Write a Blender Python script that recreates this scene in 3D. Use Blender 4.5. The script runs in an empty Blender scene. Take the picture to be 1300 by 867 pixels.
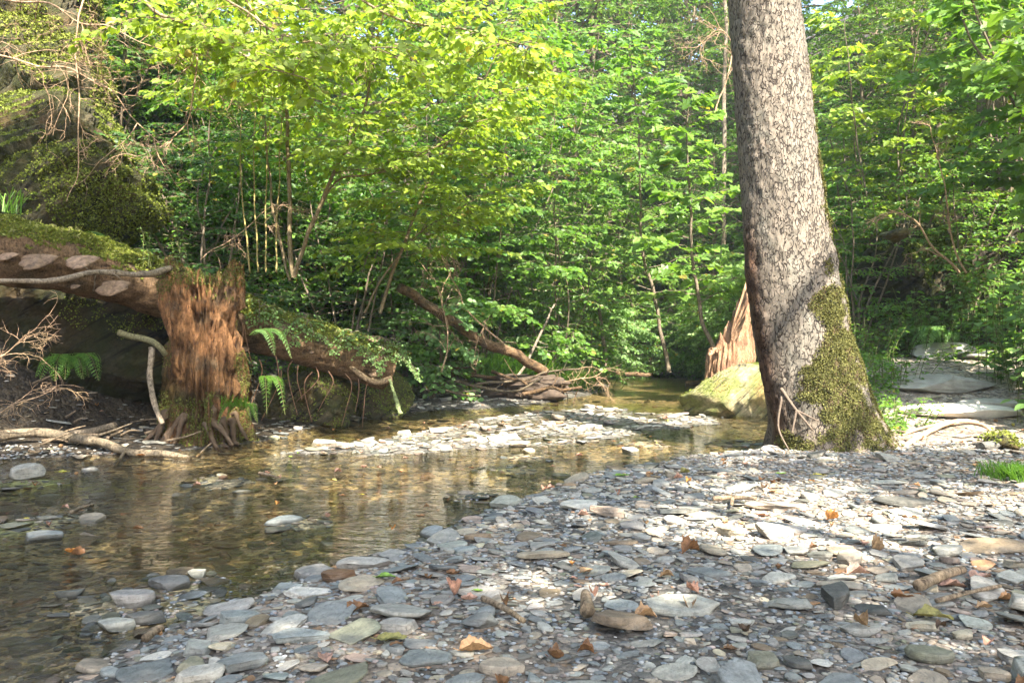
import bpy, bmesh, math
import numpy as np
from mathutils import Vector, Matrix
PI = math.pi
R = np.random.RandomState(11)
C = bpy.context.scene.collection
EYE = 0.72                                   # eye height of the photographer above the shingle

# ------------------------------------------------------------------ numbers
def at(px, py, d):
    return np.array([(px - 650) / 1000.0 * d, d, EYE - (py - 433) / 1000.0 * d])

def to_px(p):
    return 650 + p[0] / p[1] * 1000, 433 + (EYE - p[2]) / p[1] * 1000

def unit(v):
    v = np.asarray(v, float)
    return v / np.maximum(np.linalg.norm(v, axis=-1, keepdims=True), 1e-9)

_T = np.random.RandomState(5).rand(65536)
def _h(ix, iy, iz, s):
    n = (ix * 73856093) ^ (iy * 19349663) ^ (iz * 83492791) ^ (s * 2654435)
    return _T[(n ^ (n >> 13)) & 65535]

def vnoise(P, scale=1.0, seed=0):
    """smooth value noise in -1..1 at the points P (n,3)"""
    Q = np.asarray(P, float) * scale + 137.3
    I = np.floor(Q).astype(np.int64); F = Q - I; F = F * F * (3 - 2 * F)
    x, y, z = I[:, 0], I[:, 1], I[:, 2]; fx, fy, fz = F[:, 0], F[:, 1], F[:, 2]
    r = 0
    for dx in (0, 1):
        for dy in (0, 1):
            for dz in (0, 1):
                w = (fx if dx else 1 - fx) * (fy if dy else 1 - fy) * (fz if dz else 1 - fz)
                r = r + w * _h(x + dx, y + dy, z + dz, seed)
    return r * 2 - 1

def fbm(P, scale=1.0, seed=0, oct=4, gain=.5):
    r = 0; a = 1; t = 0
    for o in range(oct):
        r = r + a * vnoise(P, scale * 2 ** o, seed + o * 7); t += a; a *= gain
    return r / t

def sst(a, b, x):
    t = np.clip((x - a) / (b - a), 0, 1); return t * t * (3 - 2 * t)

def poly_sd(X, Y, poly):
    """signed distance to a polygon, positive outside"""
    P = np.asarray(poly, float); n = len(P)
    d2 = np.full(X.shape, 1e18); inside = np.zeros(X.shape, bool)
    for i in range(n):
        ax, ay = P[i]; bx, by = P[(i + 1) % n]
        ex, ey = bx - ax, by - ay
        t = np.clip(((X - ax) * ex + (Y - ay) * ey) / (ex * ex + ey * ey), 0, 1)
        d2 = np.minimum(d2, (X - ax - t * ex) ** 2 + (Y - ay - t * ey) ** 2)
        if ay != by:
            c = ((ay > Y) != (by > Y)) & (X < (bx - ax) * (Y - ay) / (by - ay) + ax)
            inside ^= c
    d = np.sqrt(d2)
    return np.where(inside, -d, d)

# ------------------------------------------------------------------ meshes
def build(name, V, loops, sizes, mat, col=None, smooth=True, parent=None):
    V = np.ascontiguousarray(V, np.float32); loops = np.ascontiguousarray(loops, np.int32)
    sizes = np.asarray(sizes, np.int32)
    me = bpy.data.meshes.new(name)
    me.vertices.add(len(V)); me.vertices.foreach_set('co', V.ravel())
    me.loops.add(len(loops)); me.loops.foreach_set('vertex_index', loops)
    me.polygons.add(len(sizes))
    st = np.zeros(len(sizes), np.int32); st[1:] = np.cumsum(sizes)[:-1]
    me.polygons.foreach_set('loop_start', st)
    me.update(calc_edges=True)
    me.polygons.foreach_set('use_smooth', np.full(len(sizes), smooth, bool))
    if col is not None:
        col = np.asarray(col, np.float32)
        if col.shape[1] == 3: col = np.hstack([col, np.zeros((len(col), 1), np.float32)])
        a = me.color_attributes.new('Col', 'FLOAT_COLOR', 'POINT'); a.data.foreach_set('color', np.ascontiguousarray(col, np.float32).ravel())
    if mat: me.materials.append(mat)
    o = bpy.data.objects.new(name, me); C.objects.link(o)
    if parent: o.parent = parent
    return o

def tag(o, label=None, cat=None, group=None, kind=None):
    if label: o['label'] = label
    if cat: o['category'] = cat
    if group: o['group'] = group
    if kind: o['kind'] = kind
    return o

def empty(name, loc, label, cat, group=None, rz=0, sc=1):
    o = bpy.data.objects.new(name, None); C.objects.link(o)
    o.location = [float(v) for v in loc]; o.rotation_euler = (0, 0, rz); o.scale = (sc,) * 3
    o.empty_display_size = .1
    return tag(o, label, cat, group)

def dup(root, loc, rz, sc, label, group=None):
    r = root.copy(); C.objects.link(r); r.location = [float(v) for v in loc]
    r.rotation_euler = (0, 0, rz); r.scale = (sc,) * 3; r['label'] = label
    if group: r['group'] = group
    for ch in list(root.children):
        c = ch.copy(); C.objects.link(c); c.parent = r
    return r

class Geo:
    """collects pieces of one mesh; cut() starts the next part"""
    def __init__(s): s.V = []; s.L = []; s.S = []; s.K = []; s.n = 0; s.done = []
    def cut(s):
        if s.n: s.done.append((s.V, s.L, s.S, s.K, s.n))
        s.V = []; s.L = []; s.S = []; s.K = []; s.n = 0
    def build_all(s, name, mat, parent):
        s.cut()
        for d in s.done:
            s.V, s.L, s.S, s.K, s.n = d; s.build(name, mat, parent)
    def add(s, V, loops, sizes, col=None):
        V = np.asarray(V, float).reshape(-1, 3)
        s.V.append(V); s.L.append(np.asarray(loops).ravel() + s.n); s.S.append(np.asarray(sizes).ravel())
        if col is None: col = (.5, .5, .5)
        col = np.asarray(col, float)
        if col.ndim == 1: col = np.repeat(col[None], len(V), 0)
        if col.shape[1] == 3: col = np.hstack([col, np.zeros((len(col), 1))])
        s.K.append(col); s.n += len(V)
    def arrays(s): return np.vstack(s.V), np.concatenate(s.L), np.concatenate(s.S), np.vstack(s.K)
    def build(s, name, mat, parent=None, smooth=True, origin=None):
        V, L, S, K = s.arrays()
        if origin is not None: V = V - np.asarray(origin)
        return build(name, V, L, S, mat, K, smooth, parent)

def grid_quads(nu, nv, wrap):
    i = np.arange(nv - 1)[:, None] * nu; j = np.arange(nu if wrap else nu - 1)[None]
    j2 = (j + 1) % nu
    return np.stack([i + j, i + j2, i + nu + j2, i + nu + j], -1).reshape(-1, 4)

def frames(P):
    T = unit(np.gradient(P, axis=0)); n = len(P)
    ref = np.array([0, 0, 1.0]) if abs(T[0][2]) < .8 else np.array([1.0, 0, 0])
    U = np.zeros_like(P); u = unit(np.cross(T[0], ref))
    for i in range(n):
        u = unit(u - T[i] * np.dot(u, T[i])); U[i] = u
    return T, U, np.cross(T, U)

def tube(g, P, rad, sides=8, col=None, disp=None, cap=True):
    """a tapered tube along P; disp(theta, t, pos) returns a radius factor"""
    P = np.asarray(P, float); n = len(P); rad = np.broadcast_to(np.asarray(rad, float), (n,))
    T, U, W = frames(P)
    th = np.arange(sides) / sides * 2 * PI
    dirs = U[:, None] * np.cos(th)[None, :, None] + W[:, None] * np.sin(th)[None, :, None]
    rr = np.repeat(rad[:, None], sides, 1)
    if disp is not None:
        pos = (P[:, None] + dirs * rr[..., None]).reshape(-1, 3)
        TH = np.tile(th, n); TT = np.repeat(np.linspace(0, 1, n), sides)
        rr = rr * disp(TH, TT, pos).reshape(n, sides)
    V = (P[:, None] + dirs * rr[..., None]).reshape(-1, 3)
    Q = grid_quads(sides, n, True); L = Q.ravel(); S = np.full(len(Q), 4)
    if cap:
        L = np.concatenate([L, np.arange(sides)[::-1], (n - 1) * sides + np.arange(sides)]); S = np.concatenate([S, [sides, sides]])
    if callable(col): col = col(V)
    g.add(V, L, S, col)
    return V

def prisms(g, A, B, ra, rb, col=None, sides=3):
    A = np.asarray(A, float).reshape(-1, 3); B = np.asarray(B, float).reshape(-1, 3); n = len(A)
    if n == 0: return
    T = unit(B - A); ref = np.where(np.abs(T[:, 2:3]) < .8, [[0, 0, 1.0]], [[1.0, 0, 0]])
    U = unit(np.cross(T, ref)); W = np.cross(T, U)
    th = np.arange(sides) / sides * 2 * PI
    D = U[:, None] * np.cos(th)[None, :, None] + W[:, None] * np.sin(th)[None, :, None]
    ra = np.broadcast_to(ra, (n,))[:, None, None]; rb = np.broadcast_to(rb, (n,))[:, None, None]
    V = np.concatenate([A[:, None] + D * ra, B[:, None] + D * rb], 1).reshape(-1, 3)
    j = np.arange(sides); q = np.stack([j, (j + 1) % sides, (j + 1) % sides + sides, j + sides], -1)
    L = (q[None] + (np.arange(n) * 2 * sides)[:, None, None]).ravel()
    g.add(V, L, np.full(n * sides, 4), col)

def spline(pts, n=16, wob=0, seed=0):
    P = np.asarray(pts, float); m = len(P)
    t = np.linspace(0, m - 1, n); i = np.clip(t.astype(int), 0, m - 2); f = (t - i)[:, None]
    Pm = P[np.maximum(i - 1, 0)]; P0 = P[i]; P1 = P[i + 1]; P2 = P[np.minimum(i + 2, m - 1)]
    Q = .5 * ((2 * P0) + (-Pm + P1) * f + (2 * Pm - 5 * P0 + 4 * P1 - P2) * f ** 2 + (-Pm + 3 * P0 - 3 * P1 + P2) * f ** 3)
    if wob:
        Q = Q + np.stack([vnoise(Q, 4, seed + k) for k in range(3)], 1) * wob
    return Q

def ico(sub):
    bm = bmesh.new(); bmesh.ops.create_icosphere(bm, subdivisions=sub, radius=1)
    V = np.array([v.co[:] for v in bm.verts]); F = np.array([[v.index for v in f.verts] for f in bm.faces]); bm.free()
    return V, F
ICO = {k: ico(k) for k in (2, 3, 4, 5, 6)}

# ------------------------------------------------------------------ leaves
LEAF = {
 'simple': (np.array([[0,0],[.5,.36],[1,0],[.5,-.36]]), [[0,1,2],[0,2,3]]),
 'oval': (np.array([[0,0],[.2,.3],[.5,.4],[.8,.26],[1,0],[.8,-.26],[.5,-.4],[.2,-.3]]), [[0,1,2,3,4],[0,4,5,6,7]]),
 'round': (np.array([[0,0],[.04,.3],[.35,.47],[.7,.4],[.88,.2],[1.05,0],[.88,-.2],[.7,-.4],[.35,-.47],[.04,-.3]]), [[0,1,2,3,4,5],[0,5,6,7,8,9]]),
 'heart': (np.array([[0,0],[-.12,.28],[.15,.46],[.5,.38],[.78,.17],[1,0],[.78,-.17],[.5,-.38],[.15,-.46],[-.12,-.28]]), [[0,1,2,3,4,5],[0,5,6,7,8,9]]),
 'maple': (np.array([[0,0],[-.08,.36],[.2,.3],[.42,.62],[.6,.3],[.72,.36],[1.05,0],[.72,-.36],[.6,-.3],[.42,-.62],[.2,-.3],[-.08,-.36]]), [[0,1,2,3,4,5,6],[0,6,7,8,9,10,11]]),
 'narrow': (np.array([[0,0],[.3,.13],[.65,.11],[1,0],[.65,-.11],[.3,-.13]]), [[0,1,2,3],[0,3,4,5]]),
}
def leaves(g, pos, axis, nrm, size, kind='simple', col=(.08,.15,.03), fold=.25, curl=.15):
    uv, F = LEAF[kind]; pos = np.asarray(pos, float); n = len(pos)
    if n == 0: return
    A = unit(axis); N = unit(nrm - A * np.sum(A * nrm, -1, keepdims=True)); W = np.cross(N, A)
    size = np.broadcast_to(size, (n,))[:, None, None]
    u = uv[:, 0][None, :, None]; v = uv[:, 1][None, :, None]
    V = pos[:, None] + size * (A[:, None] * u + W[:, None] * v + N[:, None] * (fold * np.abs(v) - curl * u * u))
    m = len(uv); Fl = np.concatenate(F); sz = np.array([len(f) for f in F])
    L = (Fl[None] + (np.arange(n) * m)[:, None]).ravel()
    col = np.asarray(col, float)
    if col.ndim == 2: col = np.repeat(col, m, 0)
    g.add(V.reshape(-1, 3), L, np.tile(sz, n), col)

def green(rng, n, a, b, jit=.18, odd=.0):
    """n leaf colours between a and b; a share odd turned yellow"""
    t = rng.rand(n, 1) ** 1.2; c = np.asarray(a) * (1 - t) + np.asarray(b) * t
    c = c * (1 + jit * rng.randn(n, 1)).clip(.5, 1.7)
    if odd:
        m = rng.rand(n) < odd; c[m] = np.array([.3, .24, .04]) * (.7 + .5 * rng.rand(m.sum(), 1))
    return c.clip(.005, .8)

# ------------------------------------------------------------------ materials
def newmat(name):
    m = bpy.data.materials.new(name); m.use_nodes = True; nt = m.node_tree; nt.nodes.clear()
    return m, nt
class N:
    """short node writer"""
    def __init__(s, name): s.m, s.nt = newmat(name)
    def n(s, typ, **kw):
        nd = s.nt.nodes.new('ShaderNode' + typ)
        for k, v in kw.items():
            if k.startswith('p_'): setattr(nd, k[2:], v)
            else:
                key = int(k[1:]) if k[0] == 'i' and k[1:].isdigit() else k.replace('_', ' ')
                sock = nd.inputs[key]
                if isinstance(v, bpy.types.NodeSocket): s.nt.links.new(v, sock)
                else:
                    if sock.type == 'RGBA' and not hasattr(v, '__len__'): v = (v,) * 3
                    if sock.type == 'RGBA' and len(v) == 3: v = tuple(v) + (1,)
                    sock.default_value = v
        return nd
    def col(s): return s.n('Attribute', p_attribute_name='Col')
    def co(s, scale=(1, 1, 1)):
        t = s.n('TexCoord'); return s.n('Mapping', Vector=t.outputs['Object'], Scale=scale).outputs[0]
    def noise(s, v, scale, detail=4, rough=.55, dist=0):
        return s.n('TexNoise', Vector=v, Scale=scale, Detail=detail, Roughness=rough, Distortion=dist).outputs[0]
    def vor(s, v, scale, feature='F1', out='Distance'):
        return s.n('TexVoronoi', p_feature=feature, Vector=v, Scale=scale).outputs[out]
    def ramp(s, f, stops, interp='LINEAR'):
        nd = s.n('ValToRGB', Fac=f); cr = nd.color_ramp; cr.interpolation = interp
        while len(cr.elements) < len(stops): cr.elements.new(.5)
        for e, (p, c) in zip(cr.elements, stops):
            e.position = p; e.color = (tuple(c) + (1,)) if hasattr(c, '__len__') else (c, c, c, 1)
        return nd.outputs[0]
    def math(s, op, a, b=0., c=None):
        nd = s.nt.nodes.new('ShaderNodeMath'); nd.operation = op
        for i, v in enumerate((a, b, c)):
            if v is None: continue
            if isinstance(v, bpy.types.NodeSocket): s.nt.links.new(v, nd.inputs[i])
            else: nd.inputs[i].default_value = v
        return nd.outputs[0]
    def mix(s, f, a, b, mode='MIX'):
        nd = s.nt.nodes.new('ShaderNodeMix'); nd.data_type = 'RGBA'; nd.blend_type = mode
        for k, v in ((0, f), (6, a), (7, b)):
            if isinstance(v, bpy.types.NodeSocket): s.nt.links.new(v, nd.inputs[k])
            else: nd.inputs[k].default_value = v if k == 0 else ((tuple(v) + (1,)) if hasattr(v, '__len__') else (v, v, v, 1))
        return nd.outputs[2]
    def bump(s, h, strength=.5, dist=.01, normal=None):
        kw = {'Normal': normal} if normal is not None else {}
        return s.n('Bump', Height=h, Strength=strength, Distance=dist, **kw).outputs[0]
    def out(s, shader): s.nt.links.new(shader, s.n('OutputMaterial').inputs[0]); return s.m
    def pbr(s, col, rough=.8, normal=None, spec=.3, **kw):
        a = {'Base_Color': col, 'Roughness': rough, 'Specular_IOR_Level': spec}
        if normal is not None: a['Normal'] = normal
        a.update(kw); return s.n('BsdfPrincipled', **a).outputs[0]

def leaf_mat(name, trans=.5, tint=(1.55, 1.6, .75), rough=.45, spec=.4, mottle=0):
    n = N(name); c = n.col().outputs[0]
    if mottle: c = n.mix(1., c, n.ramp(n.noise(n.co(), mottle, 6, .7), [(.35, .45), (.6, 1.2)]), 'MULTIPLY')
    oi = n.n('ObjectInfo').outputs['Random']
    c = n.mix(1., c, n.ramp(oi, [(0, (.85, .92, .9)), (1, (1.12, 1.06, .95))]), 'MULTIPLY')
    tc = n.mix(1., c, tint, 'MULTIPLY')
    a = n.pbr(c, rough, None, spec); b = n.n('BsdfTranslucent', Color=tc).outputs[0]
    return n.out(n.n('MixShader', i0=trans, i1=a, i2=b).outputs[0])
M = {}
M['leaf'] = leaf_mat('leaf_green')
M['moss'] = leaf_mat('moss_green', .2, (1.2, 1.2, .7), .8, .1)
M['dry_leaf'] = leaf_mat('dry_leaf', .18, (1.3, 1.1, .8), .6, .25, 60)

def stone_mat():
    n = N('river_stone'); a = n.col(); v = n.co()
    c = n.mix(1., a.outputs[0], n.ramp(n.noise(v, 30, 8, .78), [(.3, .5), (.5, 1.), (.72, 1.45)]), 'MULTIPLY')
    c = n.mix(n.ramp(n.noise(v, 9, 3), [(.52, 0), (.7, .35)]), c, (.30, .25, .19))
    c = n.mix(n.ramp(n.noise(v, 90, 5, .75), [(.55, 0), (.66, .5)]), c, (.08, .075, .06))
    c = n.mix(n.ramp(n.noise(n.co((1, 1, 9)), 12, 4, .6), [(.5, 0), (.62, .28)]), c, (.13, .12, .10))
    wet = a.outputs['Alpha']
    c = n.mix(1., c, n.mix(wet, (1, 1, 1), (.42, .43, .42)), 'MULTIPLY')
    h = n.math('ADD', n.noise(v, 45, 8, .78), n.math('MULTIPLY', n.noise(n.co((1, 1, 9)), 16, 4), 1.1))
    return n.out(n.pbr(c, n.math('MULTIPLY_ADD', wet, -.55, .85), n.bump(h, .9, .009), .3))
M['stone'] = stone_mat()

def ground_mat():
    n = N('ground_surface'); a = n.col(); v = n.co()
    peb = n.n('TexVoronoi', Vector=n.co((1, 1, 1)), Scale=48, Randomness=1)
    peb2 = n.n('TexVoronoi', Vector=n.mix(.06, v, n.n('TexNoise', Vector=v, Scale=9).outputs[1]), Scale=19)
    pc = n.mix(.5, peb.outputs['Color'], peb2.outputs['Color'])
    g = n.ramp(pc, [(.25, .45), (.5, .9), (.8, 1.7)])
    big = n.ramp(n.noise(v, 1.7, 5), [(.3, .75), (.7, 1.25)])
    fine = n.ramp(n.noise(v, 130, 3, .7), [(.3, .6), (.7, 1.35)])
    c = n.mix(1., n.mix(1., a.outputs[0], g, 'MULTIPLY'), n.mix(1., big, fine, 'MULTIPLY'), 'MULTIPLY')
    c = n.mix(n.ramp(n.noise(v, 33, 4, .6), [(.58, 0), (.66, .6)]), c, n.mix(1., a.outputs[0], (1.3, .95, .6), 'MULTIPLY'))
    h = n.math('ADD', n.math('MULTIPLY', peb.outputs['Distance'], -1.), n.math('MULTIPLY', peb2.outputs['Distance'], -1.4))
    h = n.math('ADD', h, n.math('MULTIPLY', n.noise(v, 90, 4), .6))
    return n.out(n.pbr(c, n.math('MULTIPLY_ADD', a.outputs['Alpha'], -.4, .9), n.bump(h, .8, .012), .25))
M['ground'] = ground_mat()

def water_mat():
    n = N('stream_water')
    v = n.co((1., 2.1, 1)); rot = n.n('Mapping', Vector=v, Rotation=(0, 0, -.35)).outputs[0]
    h = n.math('ADD', n.noise(rot, 7, 3, .55, .6), n.math('MULTIPLY', n.noise(rot, 24, 3, .6, .4), .35))
    still = n.ramp(n.noise(n.co(), .55, 2), [(.38, .35), (.62, 1.)])
    nd = n.n('Bump', Height=n.math('MULTIPLY', h, still), Strength=1., Distance=.045)
    fr = n.n('Fresnel', IOR=1.33, Normal=nd.outputs[0]).outputs[0]
    gl = n.n('BsdfGlossy', Color=(1, 1, 1), Roughness=.04, Normal=nd.outputs[0]).outputs[0]
    tr = n.n('BsdfTransparent', Color=(.92, .87, .72)).outputs[0]
    return n.out(n.n('MixShader', i0=fr, i1=tr, i2=gl).outputs[0])
M['water'] = water_mat()

def spruce_bark():
    n = N('spruce_bark'); v0 = n.co((1, 1, .5))
    v = n.mix(.03, v0, n.n('TexNoise', Vector=v0, Scale=22, Detail=3).outputs[1])
    e = n.n('TexVoronoi', p_feature='DISTANCE_TO_EDGE', Vector=v, Scale=48).outputs[0]
    e2 = n.n('TexVoronoi', p_feature='DISTANCE_TO_EDGE', Vector=v, Scale=80).outputs[0]
    cut = n.ramp(n.noise(n.co((1.6, 1.6, .6)), 26, 3, .65), [(.46, .0), (.54, 1.)])
    cr = n.math('MULTIPLY', n.ramp(e, [(.0, 1.), (.05, .9), (.12, 0)]), cut)
    cr2 = n.math('MULTIPLY', n.ramp(e2, [(.0, .7), (.1, 0)]), n.ramp(n.noise(n.co((1.7, 1.7, .6)), 30, 2), [(.54, 0), (.62, 1)]))
    crk = n.math('MAXIMUM', cr, cr2)
    vc = n.n('TexVoronoi', Vector=v, Scale=30).outputs['Color']
    plate = n.mix(n.ramp(vc, [(.2, 0), (.8, 1)]), (.215, .175, .13), (.14, .118, .088))
    plate = n.mix(n.ramp(n.noise(v0, 6, 4), [(.5, 0), (.7, .55)]), plate, (.17, .165, .13))
    plate = n.mix(n.ramp(n.noise(v0, 3.1, 5, .65), [(.66, 0), (.74, .6)]), plate, (.24, .15, .10))
    plate = n.mix(n.ramp(n.noise(v0, 60, 4, .7), [(.54, 0), (.75, .4)]), plate, (.2, .16, .12))
    c = n.mix(n.math('MULTIPLY', crk, .97), plate, (.045, .035, .027))
    a = n.col().outputs[0]; c = n.mix(1., c, a, 'MULTIPLY')
    h = n.math('SUBTRACT', n.math('MULTIPLY', n.noise(v0, 55, 5, .7), .5), n.math('MULTIPLY', crk, 1.3))
    return n.out(n.pbr(c, .88, n.bump(h, .9, .012), .2))
M['spruce_bark'] = spruce_bark()

def fibre_mat(name, c1, c2, c3, sc=(1, 1, .12), scale=30, bump=1.):
    """decayed or fibrous wood: colours change along long fibres"""
    n = N(name); v = n.co(sc); w = n.co()
    f = n.noise(v, scale, 5, .65, .4); c = n.mix(n.ramp(f, [(.32, 0), (.68, 1)]), c1, c2)
    c = n.mix(n.ramp(n.noise(w, 5, 4, .6), [(.5, 0), (.66, .85)]), c, c3)
    c = n.mix(n.ramp(f, [(.3, .85), (.42, 0)]), c, (.02, .014, .01))
    gr = n.noise(n.co((1, 1, .5)), 75, 6, .8); c = n.mix(1., c, n.ramp(gr, [(.34, .3), (.5, .95), (.66, 1.5)]), 'MULTIPLY')
    c = n.mix(1., c, n.col().outputs[0], 'MULTIPLY')
    return n.out(n.pbr(c, .9, n.bump(n.math('ADD', f, n.math('MULTIPLY', gr, .9)), bump, .025), .15))
M['rot'] = fibre_mat('rotten_wood', (.17, .085, .04), (.38, .21, .10), (.13, .10, .065), (1, 1, .26), 26, 1.)
M['log'] = fibre_mat('log_bark', (.10, .058, .03), (.27, .17, .09), (.075, .06, .035), (.4, .4, 1), 26, 1.)
M['pale_wood'] = fibre_mat('splintered_wood', (.34, .18, .09), (.50, .31, .18), (.22, .12, .07), (1, 1, .1), 26)
M['branch'] = fibre_mat('branch_bark', (.20, .16, .11), (.31, .26, .19), (.14, .12, .085), (1, 1, 1), 40, .6)
M['twig'] = fibre_mat('twig_bark', (.16, .12, .08), (.24, .19, .13), (.12, .10, .06), (1, 1, 1), 60, .4)

def rock_mat():
    n = N('layered_rock'); v = n.co(); a = n.col()
    st = n.n('Mapping', Vector=n.n('Mapping', Vector=v, Rotation=(.1, .69, 0)).outputs[0], Scale=(.4, .4, 5)).outputs[0]
    f = n.noise(st, 4, 6, .65, .3)
    c = n.mix(n.ramp(f, [(.3, 0), (.7, 1)]), (.055, .046, .025), (.19, .155, .085))
    c = n.mix(n.ramp(n.noise(v, 3.5, 5, .6), [(.38, 0), (.55, .85)]), c, (.06, .07, .016))
    c = n.mix(n.ramp(n.noise(v, 2.2, 4, .6), [(.5, 0), (.65, .6)]), c, (.15, .085, .035))
    c = n.mix(n.ramp(f, [(.36, .9), (.44, 0)]), c, (.015, .013, .01))
    c = n.mix(n.ramp(n.noise(v, 28, 5, .75), [(.45, 0), (.7, .6)]), c, (.03, .028, .02))
    c = n.mix(1., c, a.outputs[0], 'MULTIPLY')
    h = n.math('ADD', n.math('MULTIPLY', f, 1.5), n.noise(v, 22, 6, .7))
    return n.out(n.pbr(c, .85, n.bump(h, .9, .04), .2))
M['rock'] = rock_mat()
def plain(name, c, rough=.8, var=.3, sc=20):
    n = N(name); f = n.noise(n.co(), sc, 5, .65)
    cc = n.mix(1., c, n.ramp(f, [(.3, 1 - var), (.7, 1 + var)]), 'MULTIPLY')
    cc = n.mix(1., cc, n.col().outputs[0], 'MULTIPLY')
    return n.out(n.pbr(cc, rough, n.bump(f, .5, .01), .2))
M['fungus'] = plain('bracket_fungus', (.19, .13, .085), .85, .6, 26)
M['slab'] = plain('pale_slab', (.42, .385, .32), .85, .25, 8)
M['root'] = plain('root_bark', (.27, .2, .14), .85, .3, 30)
M['earth'] = plain('dark_earth', (.07, .05, .035), .95, .4, 20)
W1 = np.ones(3)

# ------------------------------------------------------------------ moss and litter clinging to a surface
def sample_surface(V, L, S, n, rng):
    """n random points with normals on a mesh given by loops/sizes (fans)"""
    st = np.concatenate([[0], np.cumsum(S)[:-1]]); T = []
    for k in (3, 4):
        s = st[S == k]
        if len(s):
            q = L[s[:, None] + np.arange(k)]; T.append(q[:, :3])
            if k == 4: T.append(q[:, [0, 2, 3]])
    T = np.vstack(T); a, b, c = V[T[:, 0]], V[T[:, 1]], V[T[:, 2]]
    nr = np.cross(b - a, c - a); ar = np.linalg.norm(nr, axis=1); p = ar / ar.sum()
    i = rng.choice(len(T), n, p=p); r1 = np.sqrt(rng.rand(n, 1)); r2 = rng.rand(n, 1)
    return a[i] * (1 - r1) + b[i] * r1 * (1 - r2) + c[i] * r1 * r2, unit(nr[i])

def moss_on(g, src, n, mask, rng, size=.016, c1=(.10, .13, .02), c2=(.20, .22, .045), lift=.5, kind='simple'):
    V, L, S = src[:3]; P, Nn = sample_surface(V, L, S, n, rng)
    m = mask(P, Nn); P, Nn = P[m], Nn[m]; k = len(P)
    if k == 0: return
    P = P + Nn * (np.clip(fbm(P, 16, 77, 2) + .1, 0, 1) * size * 2.2)[:, None]
    ax = unit(Nn * lift + rng.randn(k, 3) * .6 + np.array([0, 0, -.15]))
    leaves(g, P + Nn * size * .3 * rng.rand(k, 1), ax, Nn + rng.randn(k, 3) * .5, size * (.6 + .9 * rng.rand(k)), kind, green(rng, k, c1, c2, .22), .1, .3)
# ------------------------------------------------------------------ the lie of the land
WL = -0.05
WATER = [(-1.1,1.0),(-.96,1.85),(-.93,2.16),(-.72,2.59),(-.45,3.0),(-.29,3.25),(-.04,3.72),(.2,4.12),(.5,4.6),(1.2,5.24),(1.75,5.62),
         (2.05,6.3),(2.5,7.2),(2.75,8.0),(2.5,8.5),(2.6,9),(3.1,11),(3.4,13.5),(4.2,17),(8,18.5),(8,20),(4,18.6),(1.3,17.2),(1.2,16.2),
         (1.75,14.2),(1.45,12.2),(1.1,11.3),(.3,9.7),(-.1,9.2),(-1.1,8.6),(-1.6,7.7),(-1.85,6.7),(-1.9,6.2),(-2.1,5.8),(-2.4,5.45),
         (-3.3,5.15),(-5,4.9),(-7.5,4),(-7.5,-4),(-1.3,-4)]
BAR = [(-1.55,5.4),(-.7,6.8),(-.35,7.8),(.3,8.7),(.95,9.1),(2.1,8.2),(1.9,7.3),(1.3,6.8),(.7,6.1),(.1,5.7),(-.5,5.5),(-1.0,5.25)]
def height(X, Y, fine=True):
    X = np.asarray(X, float); Y = np.asarray(Y, float)
    shp = X.shape; X = X.ravel(); Y = Y.ravel(); P = np.stack([X, Y, np.zeros_like(X)], 1)
    wob = .12 * fbm(P, 1.6, 3, 3)
    sd = poly_sd(X, Y, WATER) + wob
    out = np.maximum(sd, 0)
    h = WL + .075 * (1 - np.exp(-out / .4))
    h += sst(.15, 1.0, out) * sst(5.5, 8.6, Y) * .5 * (X > 1.5)
    xr = np.maximum(np.minimum(3.6 + .45 * (Y - 5), 5.5 - .18 * (Y - 8.5)), 4.2); xr = np.where(Y < 5, 3.6 + .45 * (5 - Y), xr)
    r = np.maximum(X - xr, 0); h += (r * r / (r + .5)) * 1.15
    xl = np.interp(Y, [-5, 2, 5, 6, 7, 8.5, 10, 12, 15, 18], [-9, -6, -3.9, -3.2, -2.75, -2.1, -1.5, -.6, -.2, .2])
    l = np.maximum(xl - X, 0); h += (l * l / (l + .35)) * 1.15
    f = np.maximum(Y - 18.9, 0); h += f * f / (f + 2) * .75
    h = np.where(h > 9, 9 + (h - 9) * .35, h)
    rough = sst(.3, 1.6, h)
    h += rough * (.35 * fbm(P, .6, 20, 4) + .06 * fbm(P, 4, 27, 3))
    h += .012 * fbm(P, 3.5, 40, 3) * sst(0, .3, out)
    # the bed, deeper away from the shore, with the shoal in mid stream
    ins = np.maximum(-sd, 0); bed = WL - .012 - .15 * (1 - np.exp(-ins / .9)) + .03 * fbm(P, 2.6, 50, 3)
    b = poly_sd(X, Y, BAR) + .1 * fbm(P, 2.5, 60, 3); k = 1 - sst(-.1, .4, b)
    bed = bed * (1 - k) + (WL + .003 + .036 * fbm(P, 4, 66, 3)) * k
    for bx, by, br in ((-1.05, 2.35, .5), (-2.0, 3.3, .45), (-.9, 3.3, .3), (-2.6, 4.3, .4), (.1, 5.2, .35), (.0, 4.7, .35), (-.2, 3.9, .3), (-1.6, 4.3, .45), (1.6, 5.9, .4), (-1.6, 1.7, .4), (1.0, 5.9, .4)):
        bed = np.maximum(bed, WL - .045 + .05 * np.exp(-((X - bx) ** 2 + (Y - by) ** 2) / br ** 2) + .01 * fbm(P, 6, 70, 2))
    bed = np.minimum(bed, WL + .03)
    h = np.where(sd < 0, bed, np.maximum(h, WL - .012))
    if fine: h += .004 * fbm(P, 18, 80, 2)
    return h.reshape(shp)
def hz(x, y): return float(height(np.array([x]), np.array([y]), False)[0])
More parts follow.
